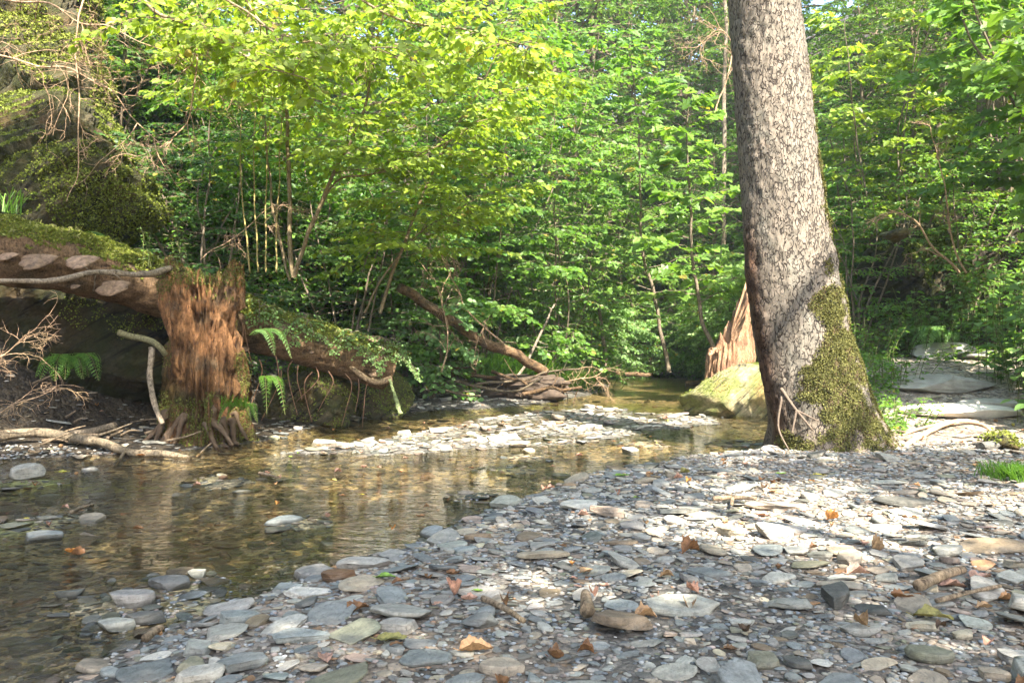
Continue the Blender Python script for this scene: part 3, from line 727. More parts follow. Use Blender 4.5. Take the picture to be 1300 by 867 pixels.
# ------------------------------------------------------------------ stumps
def stump(name, c, h, r0, r1, seed, label, mat, ridge, lean=(0, 0), spikes=None, moss=0, mmask=None, sides=150, rows_=150, squash=1., tint=None):
    rng = np.random.RandomState(seed); t = np.linspace(0, 1, rows_); th = np.arange(sides) / sides * 2 * PI
    TH, T = np.meshgrid(th, t); top = np.ones(sides) if spikes is None else spikes(th)
    top = top + .05 * vnoise(np.stack([np.cos(th) * 4, np.sin(th) * 4, 0 * th + seed], 1), 2.2, seed) + .007 * rng.randn(sides)
    Zv = T * h * top[None]
    r = r0 + (r1 - r0) * (Zv / h) ** .55
    q = np.stack([np.cos(TH) * 3, np.sin(TH) * 3, Zv * .8], -1).reshape(-1, 3)
    rg = (np.abs(vnoise(q, 1.8, seed)) * .9 + .9 * np.abs(vnoise(q * [1, 1, .35], 5, seed + 1)) + .6 * vnoise(q * [1, 1, .4], 12, seed + 2) + .35 * vnoise(q * [1, 1, .6], 24, seed + 3)).reshape(TH.shape)
    foot = np.exp(-Zv / (h * .12)) * .35 * r0 * np.clip(np.cos(TH * 3 + seed) + .4, 0, 2)
    cav = .05 * np.maximum(fbm(np.stack([np.cos(TH) * .6, np.sin(TH) * .6, Zv], -1).reshape(-1, 3), 5, seed + 21, 3), 0).reshape(TH.shape) * 3 * (seed == 5) + .05 * (seed == 5) * fbm(np.stack([np.cos(TH) * .5, np.sin(TH) * .5, Zv * 1.5], -1).reshape(-1, 3), 2.5, seed + 31, 3).reshape(TH.shape)
    rr = r - cav + ridge * rg + foot * (.4 if seed == 9 else 1) + .35 * ridge * fbm(np.stack([np.cos(TH), np.sin(TH), Zv * 2], -1).reshape(-1, 3), 3, seed + 9, 4).reshape(TH.shape)
    V = np.stack([np.cos(TH) * rr + lean[0] * Zv, np.sin(TH) * rr * squash + lean[1] * Zv, Zv], -1)
    inner = []; zc = V[-1, :, 2]                                 # hollow, splintered top
    for f, dz in ((.86, -.03), (.6, -.09), (.3, -.12), (.02, -.12)):
        w = V[-1].copy(); w[:, :2] = (w[:, :2] - V[-1, :, :2].mean(0)) * f + V[-1, :, :2].mean(0)
        w[:, 2] = zc * f ** .5 + (1 - f ** .5) * zc.mean() + dz * h + .03 * vnoise(w * 9, 2, 3) ; inner.append(w)
    V = np.concatenate([V] + [w[None] for w in inner]).reshape(-1, 3)
    Q = grid_quads(sides, rows_ + 4, True); k = np.ones((len(V), 3)) if tint is None else tint(V)
    root = empty(name, c, label, 'tree stump')
    build('stump_wood', V, Q.ravel(), np.full(len(Q), 4), M[mat], k, True, root)
    if moss:
        g = Geo(); moss_on(g, (V, Q.ravel(), np.full(len(Q), 4)), moss, mmask, rng, .010, (.08, .09, .02), (.17, .17, .045), .5); g.build('moss', M['moss'], root)
    return root
SC = np.array([-2.36, 6.05, -.1])
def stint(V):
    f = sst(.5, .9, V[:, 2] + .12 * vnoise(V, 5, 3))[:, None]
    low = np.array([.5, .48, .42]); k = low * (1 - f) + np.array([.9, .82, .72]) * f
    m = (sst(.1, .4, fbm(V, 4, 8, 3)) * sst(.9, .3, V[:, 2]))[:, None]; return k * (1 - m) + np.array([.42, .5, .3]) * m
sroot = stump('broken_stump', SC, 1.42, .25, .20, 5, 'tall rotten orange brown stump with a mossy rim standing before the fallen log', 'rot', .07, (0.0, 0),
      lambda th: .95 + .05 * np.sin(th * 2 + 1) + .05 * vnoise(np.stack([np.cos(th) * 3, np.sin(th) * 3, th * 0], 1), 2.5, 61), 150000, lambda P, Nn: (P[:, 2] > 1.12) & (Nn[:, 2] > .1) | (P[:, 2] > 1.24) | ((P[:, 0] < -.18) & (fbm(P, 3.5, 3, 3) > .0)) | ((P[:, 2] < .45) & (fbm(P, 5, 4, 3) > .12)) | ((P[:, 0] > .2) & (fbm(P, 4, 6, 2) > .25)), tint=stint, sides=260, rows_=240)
g = Geo(); rng = np.random.RandomState(8)                      # gnarled roots of the stump
for k in range(17):
    a = -PI * 1.0 + PI * 1.0 * k / 16 + rng.randn() * .25; L = rng.uniform(.03, .26)
    st = np.array([math.cos(a) * .25, math.sin(a) * .25, rng.uniform(.08, .3)]); en = np.array([math.cos(a) * (.28 + L) + .1 * rng.randn(), math.sin(a) * (.28 + L * .7), rng.uniform(0.0, .07)])
    Pp = spline([st * .8, st * 1.15, (st + en) / 2 + [0, 0, rng.uniform(-.05, .06)], en], 12, .03, k); tube(g, Pp, np.linspace(rng.uniform(.02, .05), .01, 12), 8, (.34, .3, .25), disp=lambda t, s, p: 1 + .3 * vnoise(p, 30, 3))
g.build('gnarled_root', M['root'], sroot)
fc = np.array([2.50, 9.1, .05])
def fspk(th):
    d = np.abs(((th - .2 + PI) % (2 * PI)) - PI); return .38 + .64 * np.exp(-(d / 1.5) ** 2)
stump('broken_stump', fc, 1.34, .27, .16, 9, 'tall splintered pale orange stump behind the mossy boulder', 'pale_wood', .045, (.05, 0), fspk, 6000, lambda P, Nn: (P[:, 2] < .25) & (fbm(P, 4, 3, 2) > .2))

# ------------------------------------------------------------------ the fallen log
lp = [at(-120, 300, 5.5), at(0, 318, 5.6), at(100, 336, 5.9), at(200, 366, 6.3), at(330, 417, 6.9), at(430, 448, 7.3), at(492, 466, 7.55)]
LP = spline(lp, 130); LR = np.interp(np.linspace(0, 1, 130), [0, .3, .6, 1], [.26, .225, .21, .205])
lorg = LP[60]
root = empty('fallen_log', lorg, 'long decaying fallen log covered with moss that passes behind the rotten stump', 'fallen log')
g = Geo(); tube(g, LP, LR, 90, (1, 1, 1), disp=lambda t, s, p: 1 + .10 * fbm(p, 3, 120, 3) + .07 * fbm(p, 14, 121, 4) + .05 * np.abs(vnoise(p * [.5, .5, 3], 9, 122)))
LA = g.arrays(); g.build('log_trunk', M['log'], root, origin=lorg)
g = Geo(); rng = np.random.RandomState(12)
moss_on(g, LA, 300000, lambda P, Nn: (Nn[:, 2] > .38 + .25 * fbm(P, 3, 130, 3)) & (fbm(P, 2.2, 131, 2) > -.45), rng, .014, (.10, .13, .02), (.23, .24, .05), .8)
moss_on(g, LA, 7000, lambda P, Nn: (Nn[:, 2] > .5) & (fbm(P, 2.6, 133, 2) > -.1), rng, .032, (.16, .17, .05), (.28, .26, .11), .5, 'narrow')
g.build('moss', M['moss'], root, origin=lorg)
def bracket(px, py, d, w, seed, asp=.62):
    th = np.linspace(0, PI, 22); Vb = []; rng = np.random.RandomState(seed)
    for f, z, s in ((.05, .10, 1), (.5, .09, 1), (.85, .05, 1), (1., .0, 1), (.93, -.05, 1), (.6, -.12, 1), (.1, -.2, 1)):
        ed = 1 + .10 * np.sin(th * 4 + seed) + .06 * np.sin(th * 9 + 2 * seed) + .03 * rng.randn(22)
        Vb.append(np.stack([np.cos(th) * f * ed * w / 2, -np.sin(th) * f * ed * w * asp, np.full(22, z * w * .9) - np.sin(th) * f * w * .42], 1))
    Vb = np.vstack(Vb); Q = grid_quads(22, 7, False); g = Geo()
    g.add(Vb + at(px, py, d) - lorg, Q.ravel(), np.full(len(Q), 4), (1.1, 1.05, 1) if seed % 2 else (.8, .76, .7)); g.build('bracket_fungus', M['fungus'], root)
for b in ((12, 322, 5.42, 0.120, 1), (52, 326, 5.47, 0.240, 2), (108, 327, 5.6, 0.216, 3), (148, 359, 5.82, 0.240, 5), (352, 415, 6.75, 0.120, 7), (476, 427, 7.3, 0.120, 9), (396, 445, 6.98, 0.056, 10), (478, 470, 7.32, 0.144, 11), (310, 441, 6.6, 0.096, 12), (96, 362, 5.6, 0.064, 13)): bracket(*b)
g = Geo(); rng = np.random.RandomState(14)                     # roots and strips hanging below the log
for px, py, d in ((300, 400, 6.5), (312, 405, 6.6), (395, 470, 7.1), (402, 465, 7.1), (372, 455, 7.), (440, 475, 7.2), (355, 470, 6.9), (330, 455, 6.7), (290, 430, 6.4), (455, 480, 7.3), (350, 452, 6.8), (380, 462, 7.0), (415, 470, 7.1), (465, 482, 7.35)):
    p = at(px, py, d); Pp = spline([p, p + [rng.randn() * .04, -.02, -.12], p + [rng.randn() * .08, -.02, -.3 - .2 * rng.rand()]], 10, .02, int(px)); tube(g, Pp, np.linspace(.007, .003, 10), 5, (.8, .6, .5))
g.build('hanging_root', M['root'], root, origin=lorg)

# ------------------------------------------------------------------ branches, sticks, driftwood
def branch(name, pts, r0, r1, label, cat='branch', n=26, wob=.02, mat='branch', col=(1, 1, 1), twigs=0, seed=3, group=None, knots=.12, loose=True):
    Pp = spline(pts, n, wob, seed); g = Geo(); rng = np.random.RandomState(seed); org = Pp[n // 2].copy()
    tube(g, Pp, np.linspace(r0, r1, n), 12, col, disp=lambda t, s, p: 1 + knots * vnoise(p, 18, seed) + knots * .6 * vnoise(p, 45, seed + 1))
    for k in range(twigs):
        i = rng.randint(n // 5, n - 1); T = unit(Pp[min(i + 1, n - 1)] - Pp[i - 1]); d = unit(T * .5 + rng.randn(3) * .7); L = rng.uniform(4, 12) * r0
        Q = spline([Pp[i], Pp[i] + d * L * .5, Pp[i] + d * L + rng.randn(3) * L * .15], 7); tube(g, Q, np.linspace(r0 * .35, r0 * .1, 7), 6, col)
    o = g.build(name, M[mat], origin=org); o.location = org.tolist()
    return tag(o, label, cat, group)
gp = lambda px, py, dz=0: on_ground(px, py) + np.array([0, 0, dz])
branch('fallen_branch', [gp(-60, 556, .10), gp(40, 562, .07), gp(120, 570, .05), gp(180, 577, .04), gp(243, 579, .02)], .040, .022, 'long pale barked branch lying along the left water edge', twigs=5, seed=31, wob=.03, col=(.75, .7, .62), knots=.22)
branch('fallen_branch', [at(60, 552, 6.0), at(105, 550, 5.9), at(145, 540, 5.8)], .04, .028, 'short broken branch with an orange cut end behind the pale barked branch', seed=32, wob=.01, col=(.8, .75, .7))
branch('fallen_branch', [at(-60, 358, 5.25), at(40, 356, 5.3), at(100, 348, 5.4), at(150, 349, 5.55), at(190, 345, 5.7), at(216, 339, 5.9)], .015, .025, 'bare grey branch lying across the fallen log to the stump', seed=33, wob=.025, col=(.9, .85, .8), twigs=4, knots=.25)
branch('leaning_stick', [at(190, 440, 5.75), at(190, 480, 5.7), at(196, 510, 5.65), at(208, 538, 5.6)], .022, .018, 'weathered stick leaning against the left side of the rotten stump', seed=34, wob=.02, col=(.9, .85, .8))
branch('leaning_stick', [at(152, 421, 5.85), at(180, 428, 5.8), at(198, 437, 5.75), at(208, 450, 5.8)], .026, .02, 'curved mossy stick above the leaning stick in the hollow', seed=35, wob=.02, col=(.75, .8, .55))
branch('broken_branch', [at(440, 462, 7.2), at(462, 478, 7.2), at(480, 484, 7.2), at(498, 478, 7.25)], .022, .03, 'forked tan branch hooked under the low end of the log', seed=36, wob=.02, col=(1.2, 1., .8), twigs=2)
branch('hanging_reed', [at(496, 480, 7.1), at(501, 500, 7.05), at(508, 525, 7.0)], .012, .022, 'pale green withered blade hanging into the water at the log end', 'plant', seed=37, wob=.01, col=(1.0, 1.4, .8), knots=.5)
branch('fallen_log', [at(505, 362, 8.6), at(560, 400, 9.0), at(610, 430, 9.5), at(660, 456, 10), at(690, 474, 10.4)], .055, .065, 'brown fallen trunk sloping down through the thicket to the driftwood', 'fallen log', seed=38, wob=.05, mat='log', n=40)
branch('leaning_pole', [at(640, 505, 10.2), at(662, 468, 10.4), at(690, 415, 10.6), at(704, 385, 10.8)], .022, .012, 'thin grey dead pole leaning over the driftwood heap', seed=39, wob=.02, col=(.9, .85, .85), twigs=3)
drift = [([(575, 482, 9.6), (620, 494, 9.5), (655, 493, 9.5), (690, 478, 9.6)], .035, 'long peeled driftwood branch across the front of the heap'),
         ([(560, 470, 9.9), (600, 474, 9.8), (640, 478, 9.8)], .05, 'thick short driftwood log on the left of the heap'),
         ([(600, 488, 9.7), (650, 482, 9.8), (700, 474, 9.9), (735, 470, 10)], .03, 'straight driftwood limb on the right of the heap'),
         ([(625, 470, 10.0), (655, 480, 9.8), (672, 492, 9.6)], .04, 'driftwood root curling over the middle of the heap'),
         ([(548, 490, 9.5), (580, 500, 9.3), (610, 503, 9.2)], .03, 'low driftwood stick at the left front of the heap'),
         ([(660, 500, 9.5), (700, 492, 9.6), (740, 490, 9.8)], .045, 'dark waterlogged driftwood piece at the right front of the heap'),
         ([(590, 462, 10.2), (585, 480, 9.9), (600, 497, 9.6)], .025, 'upright driftwood stub leaning in the heap'),
         ([(540, 462, 9.6), (575, 466, 9.8), (612, 464, 10.)], .03, 'grey driftwood stick at the back left of the heap')]
for k, (pts, r, lab) in enumerate(drift):
    branch('driftwood', [at(*p) for p in pts], r * .6, r * .35, lab, 'driftwood', seed=50 + k, wob=.05, twigs=5, group='driftwood in the heap on the far gravel bank', mat='log' if k % 2 else 'branch', col=(.7, .7, .7) if k % 2 else (.5, .46, .4))
rock('root_plate', at(655, 488, 10.3), (.6, .4, .2), 71, 'dark earthy root mass inside the driftwood heap', 'root mass', rough=.6, mat='earth', sub=5)
branch('driftwood', [at(675, 476, 14.5), at(760, 472, 15), at(830, 474, 15.5)], .05, .04, 'long reddish driftwood pole lying across the far end of the stream', 'driftwood', seed=61, wob=.05, mat='log')
branch('driftwood', [at(1010 - 140, 487, 14), at(905, 484, 14)], .06, .05, 'short dark log piece at the far water edge near the stump', 'driftwood', seed=62, wob=.03, mat='log')
branch('path_root', [gp(1150, 566, .0), gp(1180, 552, .03), gp(1215, 541, .045), gp(1245, 540, .02), gp(1262, 548, -.02)], .02, .014, 'smooth bare root curving over the pale slab on the path', 'root', seed=40, wob=.01, mat='root', col=(1.5, 1.35, 1.2))
branch('path_root', [gp(1215, 541, .03), gp(1180, 545, .03), gp(1140, 553, .0)], .014, .008, 'short side root left of the bare path root', 'root', seed=41, wob=.01, mat='root', col=(1.4, 1.25, 1.1))
rest = [((745, 790), (742, 768), .02, 'upright mottled driftwood stub lying among the slates'), ((1165, 758), (1222, 736), .017, 'short pale grey branch piece beside curled leaves on the shingle'),
        ((905, 640), (960, 640), .012, 'thin pink tan stick in the sunlit shingle'), ((930, 637), (928, 648), .01, 'stubby end piece below the thin pink tan stick'),
        ((615, 768), (665, 800), .009, 'thin dark twig between grey slates'), ((1190, 770), (1270, 752), .007, 'thin straight twig near the right shingle edge'), ((250, 575), (275, 560), .008, 'small upright twig at the tip of the pale branch'),
        ((330, 600), (352, 608), .01, 'dark twig among leaves in mid stream'), ((90, 655), (118, 640), .009, 'twig caught on stones in the left stream'), ((185, 820), (205, 808), .012, 'brown bent twig in the near shallows')]
for k, (a, b, r, lab) in enumerate(rest):
    A, B = gp(*a, r + .012), gp(*b, r + .014); branch('small_stick', [A, (A + B) / 2 + [0, 0, .004], B], r, r * .7, lab, 'stick', seed=80 + k, wob=.006, n=12, mat='branch', col=(1.2, 1.05, .9))
tb = []
for k in range(26):                                           # litter of sticks under the log
    px, py = R.uniform(0, 225), R.uniform(540, 572); a = R.randn() * .5; L = R.uniform(.08, .28); A = gp(px, py, .03)
    A = A + [0, .15, 0]; A[2] = hz(A[0], A[1]) + .03; B = A + [math.cos(a) * L, math.sin(a) * L * .6, R.uniform(-.0, .07)]
    tb.append(branch('litter_stick', [A, (A + B) / 2 + R.randn(3) * .01, B], R.uniform(.006, .014), .004, 'one of the short dark sticks littering the ground under the fallen log', 'stick', seed=100 + k, n=8, col=(.8, .7, .6), group='short sticks littering the ground under the log'))
# ------------------------------------------------------------------ plants
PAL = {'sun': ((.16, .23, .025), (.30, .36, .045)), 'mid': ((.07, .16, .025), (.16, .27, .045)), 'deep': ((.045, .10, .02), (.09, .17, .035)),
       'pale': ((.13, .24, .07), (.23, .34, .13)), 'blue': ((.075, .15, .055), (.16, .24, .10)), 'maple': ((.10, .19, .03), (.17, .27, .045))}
def add_twigs(gw, gl, P, T, up, n, L, lf, kind, pal, rng, droop=.25, r=.003, flat=.35, fold=.25):
    """leafy twigs leaving the branch points P, lying in nearly level planes"""
    k = len(P); side = np.where(np.arange(k) % 2, 1, -1)[:, None]
    S = unit(np.cross(T, up)) * side; D = unit(T * .75 + S * .9 + rng.randn(k, 3) * .18 + [0, 0, .05]); D[:, 2] *= .6; D = unit(D)
    L = L * rng.uniform(.6, 1.15, (k, 1)); E = P + D * L - np.array([0, 0, 1.]) * L * droop
    Mid = (P + E) / 2 + [0, 0, 1.] * L * droop * .25
    prisms(gw, P, Mid, r, r * .7, (.8, .8, .6)); prisms(gw, Mid, E, r * .7, r * .35, (.8, .8, .6))
    t = (np.arange(n) + .6) / n; t = t[None, :, None] * np.ones((k, 1, 1)) + rng.randn(k, n, 1) * .02
    Q = P[:, None] * (1 - t) ** 2 + 2 * Mid[:, None] * t * (1 - t) + E[:, None] * t ** 2
    A = unit(E - P)[:, None] * np.ones((1, n, 1)); sd = np.where(np.arange(n) % 2, 1, -1)[None, :, None]
    W = unit(np.cross(A, [0, 0, 1.])) * sd
    ax = unit(A * np.where(t > .9, 2.5, .7) + W * .8 + rng.randn(k, n, 3) * .25 + [0, 0, -.18])
    nm = np.array([.12, -.5, 1.]) + rng.randn(k, n, 3) * flat
    m = k * n; a, b = PAL[pal]
    leaves(gl, Q.reshape(m, 3) + W.reshape(m, 3) * lf * .08, ax.reshape(m, 3), nm.reshape(m, 3), lf * rng.uniform(.5, 1.1, m), kind, green(rng, m, a, b, .18, .012), fold)

def stem_branches(gw, gl, stem, r0, rng, nb, Lb, t0, lf, kind, pal, tw=8, nl=7, Lt=.3, pitch=(.55, .1), az0=None, azs=PI, prof=None, droop=.12, flat=.35, rb=.35, sides=6, col=(1, 1, 1)):
    n = len(stem)
    rad = np.linspace(r0, r0 * .2, n); tube(gw, stem, rad, max(sides, 6), col, disp=lambda t, s, p: 1 + .1 * vnoise(p, 12, 5), cap=False)
    for k in range(nb):
        t = t0 + (1 - t0) * (k + .5 * rng.rand()) / nb; i = min(int(t * (n - 1)), n - 2); f = t * (n - 1) - i; p = stem[i] * (1 - f) + stem[i + 1] * f
        az = (k * 2.4 + rng.randn() * .3) if az0 is None else az0 + rng.uniform(-azs, azs)
        pt = pitch[0] + (pitch[1] - pitch[0]) * (1 - t) + rng.randn() * .12
        L = Lb * (prof(t) if prof else (1.15 - .75 * t)) * rng.uniform(.7, 1.2)
        d = np.array([math.cos(az) * math.cos(pt), math.sin(az) * math.cos(pt), math.sin(pt)])
        B = spline([p, p + d * L * .35, p + d * L * .7 - [0, 0, droop * L * .4], p + d * L - [0, 0, droop * L]], 9, .03 * L, rng.randint(999))
        rbb = max(r0 * rb * (1 - .7 * t), .004); prisms(gw, B[:-1], B[1:], np.linspace(rbb, rbb * .3, 9)[:-1], np.linspace(rbb, rbb * .3, 9)[1:], col, 4)
        tt = np.linspace(.22, 1, tw); j = np.clip((tt * 8).astype(int), 0, 7); ff = (tt * 8 - j)[:, None]
        Pp = B[j] * (1 - ff) + B[j + 1] * ff; T = unit(B[j + 1] - B[j])
        add_twigs(gw, gl, Pp, T, np.array([0, 0, 1.]), nl, Lt * (1.1 - .5 * tt[:, None]) , lf, kind, pal, rng, r=max(.0022, rbb * .25), flat=flat)

def plant(name, loc, label, cat, group, fn, bark='twig', wood='stem', crown='foliage'):
    root = empty(name, loc, label, cat, group); gw, gl = Geo(), Geo(); fn(gw, gl)
    gw.build_all(wood, M[bark], root)
    if gl.n: gl.build(crown, M['leaf'], root, smooth=False)
    return root
def nleaf(): return sum(len(m.vertices) for m in bpy.data.meshes)
def V3(*a): return np.array(a, float)

# the sunlit hazel rising behind the log
def hazel(gw, gl):
    rng = np.random.RandomState(201); o = HZ
    for pts, r in (([(372, 352, 7.0), (368, 260, 7.0), (366, 170, 6.9), (352, 100, 6.8), (325, 40, 6.6), (290, -60, 6.2)], .024),
                   ([(372, 352, 7.0), (398, 285, 6.9), (432, 205, 6.8), (462, 130, 6.6), (478, 60, 6.4), (500, -60, 6.0)], .022),
                   ([(365, 355, 7.1), (345, 250, 7.3), (335, 120, 7.4), (340, 0, 7.3), (330, -120, 7.0)], .014),
                   ([(392, 300, 6.9), (430, 232, 6.9), (500, 212, 6.8), (580, 170, 6.7), (650, 120, 6.6)], .012),
                   ([(480, 395, 7.6), (515, 300, 7.6), (560, 200, 7.5), (610, 110, 7.3), (650, 20, 7.0)], .02),
                   ([(462, 395, 7.5), (500, 330, 7.4), (540, 290, 7.2), (600, 255, 7.0)], .012)):
        st = spline([at(*p) - o for p in pts], 30, .03, 4)
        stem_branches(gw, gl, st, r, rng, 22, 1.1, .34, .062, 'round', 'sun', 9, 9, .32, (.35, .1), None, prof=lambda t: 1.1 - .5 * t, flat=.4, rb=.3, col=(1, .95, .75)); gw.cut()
HZ = at(372, 352, 7.0)
plant('hazel', HZ, 'tall many stemmed hazel with sunlit yellow green round leaves behind the fallen log', 'shrub', None, hazel)
# overhanging leaves at the top left, nearer
def over(gw, gl):
    rng = np.random.RandomState(203)
    for pts, r in (([(60, -160, 5.6), (180, 0, 5.4), (240, 32, 5.3), (300, 66, 5.2), (390, 100, 5.1)], .016), ([(160, -160, 5.8), (250, -40, 5.6), (330, 30, 5.5), (430, 60, 5.4), (520, 60, 5.3)], .014),
                   ([(250, -160, 6.2), (380, -60, 6.0), (500, 20, 5.9), (600, 40, 5.8), (680, 60, 5.6)], .016)):
        st = spline([at(*p) - OV for p in pts], 26, .03, 6)
        stem_branches(gw, gl, st, r, rng, 20, .55, .25, .062, 'round', 'sun', 6, 7, .26, (.0, -.1), None, prof=lambda t: 1.1 - .5 * t, flat=.6, rb=.35, droop=.3, col=(1.3, 1.2, 1.1))
OV = at(60, -160, 5.6)
plant('overhanging_branch', OV, 'pale branch with big bright leaves reaching in over the left bank', 'branch', None, over)

# near bushes on the two banks; each has its own shape
def bush(seed, n, h, spread, lf, kind, pal, nb=16, Lb=.8, tw=7, nl=6, Lt=.28, lean=(0, 0), t0=.15, droop=.15, flat=.4, col=(1, 1, 1), r=.016):
    def fn(gw, gl):
        rng = np.random.RandomState(seed)
        for k in range(n):
            a = k * 2.4 + rng.rand(); s = spread * math.sqrt((k + .3) / n); d = V3(math.cos(a) * s + lean[0], math.sin(a) * s + lean[1], 1)
            st = spline([d * [.05, .05, 0], d * [.3, .3, .35] * h, d * [.65, .65, .72] * h + rng.randn(3) * .06 * h, d * [1, 1, .97 + .1 * rng.randn()] * h], 18, .03, seed + k)
            stem_branches(gw, gl, st, r, rng, nb, Lb, t0, lf, kind, pal, tw, nl, Lt, (.4, .05), droop=droop, flat=flat, rb=.4, col=col); gw.cut()
    return fn
def put(px, d, label, fn, name='shrub', cat='shrub', z=None, group=None, bark='twig', wood='stem', dz=-.05):
    x = (px - 650) / 1000 * d; zz_ = hz(x, d) if z is None else z
    return plant(name, (x, d, zz_ + dz), label, cat, group, fn, bark, wood, 'crown' if cat == 'tree' else 'foliage')
put(515, 9.8, 'leafy bush with drooping sprays over the brown fallen trunk', bush(211, 6, 2.4, .45, .075, 'oval', 'mid', 18, .9))
0 and put(470, 8.2, 'low bramble with small leaves trailing over the log end', bush(212, 9, .95, 1.1, .045, 'oval', 'pale', 10, .45, 6, 6, .2, droop=.5))
0 and put(350, 7.6, 'bramble mat with small pale leaves on the middle of the log', bush(213, 8, .7, 1.3, .045, 'oval', 'mid', 9, .45, 6, 6, .2, droop=.5))
put(548, 9.7, 'light leaved branch tips hanging before the driftwood', bush(214, 4, 1.3, .5, .07, 'round', 'pale', 12, .6, 6, 6, .25, lean=(.1, -.2), droop=.4))
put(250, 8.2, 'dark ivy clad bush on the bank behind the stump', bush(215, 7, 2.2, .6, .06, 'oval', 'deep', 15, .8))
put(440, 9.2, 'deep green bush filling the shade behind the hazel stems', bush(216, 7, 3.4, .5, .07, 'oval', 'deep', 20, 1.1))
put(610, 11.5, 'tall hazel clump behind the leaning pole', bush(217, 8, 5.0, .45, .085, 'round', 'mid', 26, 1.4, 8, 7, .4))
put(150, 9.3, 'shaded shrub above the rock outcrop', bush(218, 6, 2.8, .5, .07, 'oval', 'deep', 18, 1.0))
put(700, 12.5, 'drooping bush on the far gravel bank', bush(219, 8, 3.6, .6, .075, 'oval', 'mid', 22, 1.2, droop=.3))
for k, (px, d, z, lab) in enumerate([(330, 6.75, .92, 'trailing bramble with tiny leaves on the log just right of the stump'), (385, 7.0, .82, 'trailing bramble with tiny leaves on the middle of the right log half'), (440, 7.2, .70, 'trailing bramble with tiny leaves near the low end of the log'), (488, 7.4, .62, 'trailing bramble with tiny leaves hanging off the log tip')]):
    put(px, d, lab, bush(2200 + k, 4, .18, .7, .028, 'oval', 'pale', 5, .28, 6, 7, .16, droop=.7, r=.005, t0=.1), 'bramble', 'plant', z=z)
put(1088, 9.9, 'small leaved bush left of the dark mossy hollow', bush(2301, 6, 2.2, .4, .05, 'oval', 'mid', 15, .6), group=None)
put(1225, 10.0, 'small leaved bush right of the dark mossy hollow', bush(2302, 6, 2.4, .4, .055, 'oval', 'mid', 15, .6), group=None)
# slender maple sapling behind the far stump
def sapling(seed, pts, r, lf, pal='maple', nb=26, Lb=.9, kind='maple', t0=.3, flat=.25, o=None, nl=4):
    def fn(gw, gl):
        st = spline([at(*p) - o for p in pts], 30, .03, seed); stem_branches(gw, gl, st, r, np.random.RandomState(seed), nb, Lb, t0, lf, kind, pal, 6, nl, .26, (.5, .1), prof=lambda t: 1.15 - .7 * t, flat=flat, rb=.35)
    return fn
o = at(912, 450, 10.6)
plant('maple_sapling', o, 'slender maple sapling with light broad leaves left of the far stump', 'tree', None, sapling(231, [(912, 455, 10.6), (890, 400, 10.6), (880, 320, 10.5), (874, 220, 10.4), (872, 120, 10.3)], .035, .15, o=o), wood='trunk', crown='crown')
o = at(845, 470, 13)
plant('maple_sapling', o, 'second thin maple sapling over the far pool', 'tree', None, sapling(232, [(850, 472, 13), (835, 400, 13), (815, 300, 12.8), (812, 180, 12.5), (800, 60, 12.3)], .04, .15, nb=34, Lb=1.4, o=o), wood='trunk', crown='crown')
o = at(770, 470, 14.5)
plant('maple_sapling', o, 'leaning maple sapling at the bend of the stream', 'tree', None, sapling(233, [(770, 470, 14.5), (760, 380, 14.4), (740, 280, 14.2), (730, 150, 14)], .04, .15, nb=34, Lb=1.6, o=o), wood='trunk', crown='crown')
# right slope: maples and tall herbs
RS = [(1500, 5.8, 234, 3.0, 'maple', 'maple', .125, 'maple with level layers of yellow green leaves above the path', (-.22, -.05)),
      (1410, 7.8, 235, 3.4, 'maple', 'maple', .12, 'maple shrub on the slope between the hollow and the path', (-.35, -.1)),
      (1120, 11.2, 236, 4.2, 'maple', 'sun', .11, 'bright bush right behind the spruce trunk', (.0, -.1)),
      (1280, 11.5, 237, 4.2, 'oval', 'mid', .09, 'dense bush high on the right slope', (-.1, -.1)),
      (1080, 12.5, 238, 3.6, 'oval', 'mid', .08, 'bush between the trunk and the mossy hollow', (.1, -.1)),
      (1430, 9.2, 239, 4.4, 'oval', 'blue', .09, 'dark bluish bush at the right frame edge of the slope', (-.2, -.1))]
for px, d, sd_, h, kind, pal, lf, lab, ln in RS:
    put(px, d, lab, bush(sd_, 6, h, .35, lf, kind, pal, 13, 1.15 if d > 7 else .85, 7, 5, .3, lean=ln, t0=.3, flat=.28, droop=.1, r=.022), 'maple_shrub' if kind == 'maple' else 'shrub')
def herb(seed, n, h, lf, kind, pal, spread=.35, nl=9):
    def fn(gw, gl):
        rng = np.random.RandomState(seed)
        for k in range(n):
            a = rng.rand() * 2 * PI; s = spread * math.sqrt(rng.rand()); b = V3(math.cos(a) * s, math.sin(a) * s, -.02); H = h * rng.uniform(.6, 1.1)
            e = b + [rng.randn() * .12 * H + b[0] * .5, rng.randn() * .12 * H - .1 * H, H]; st = spline([b, (b + e) / 2 + [0, 0, .08 * H], e], 10)
            prisms(gw, st[:-1], st[1:], .0035, .003, (.7, 1.0, .5)); m = nl
            t = np.linspace(.25, 1, m); i = np.clip((t * 9).astype(int), 0, 8); Pp = st[i]; az = rng.rand() * 6 + np.arange(m) * 2.2
            D = np.stack([np.cos(az), np.sin(az), 0 * az + .15], 1); pet = Pp + D * lf * .6; prisms(gw, Pp, pet, .0018, .0013, (.7, 1, .5)); gw.cut()
            a_, b_ = PAL[pal]; leaves(gl, pet, D - [0, 0, .35], V3(0, 0, 1) + D * .5 + rng.randn(m, 3) * .25, lf * rng.uniform(.6, 1.1, m), kind, green(rng, m, a_, b_, .12), .15, .2)
    return fn
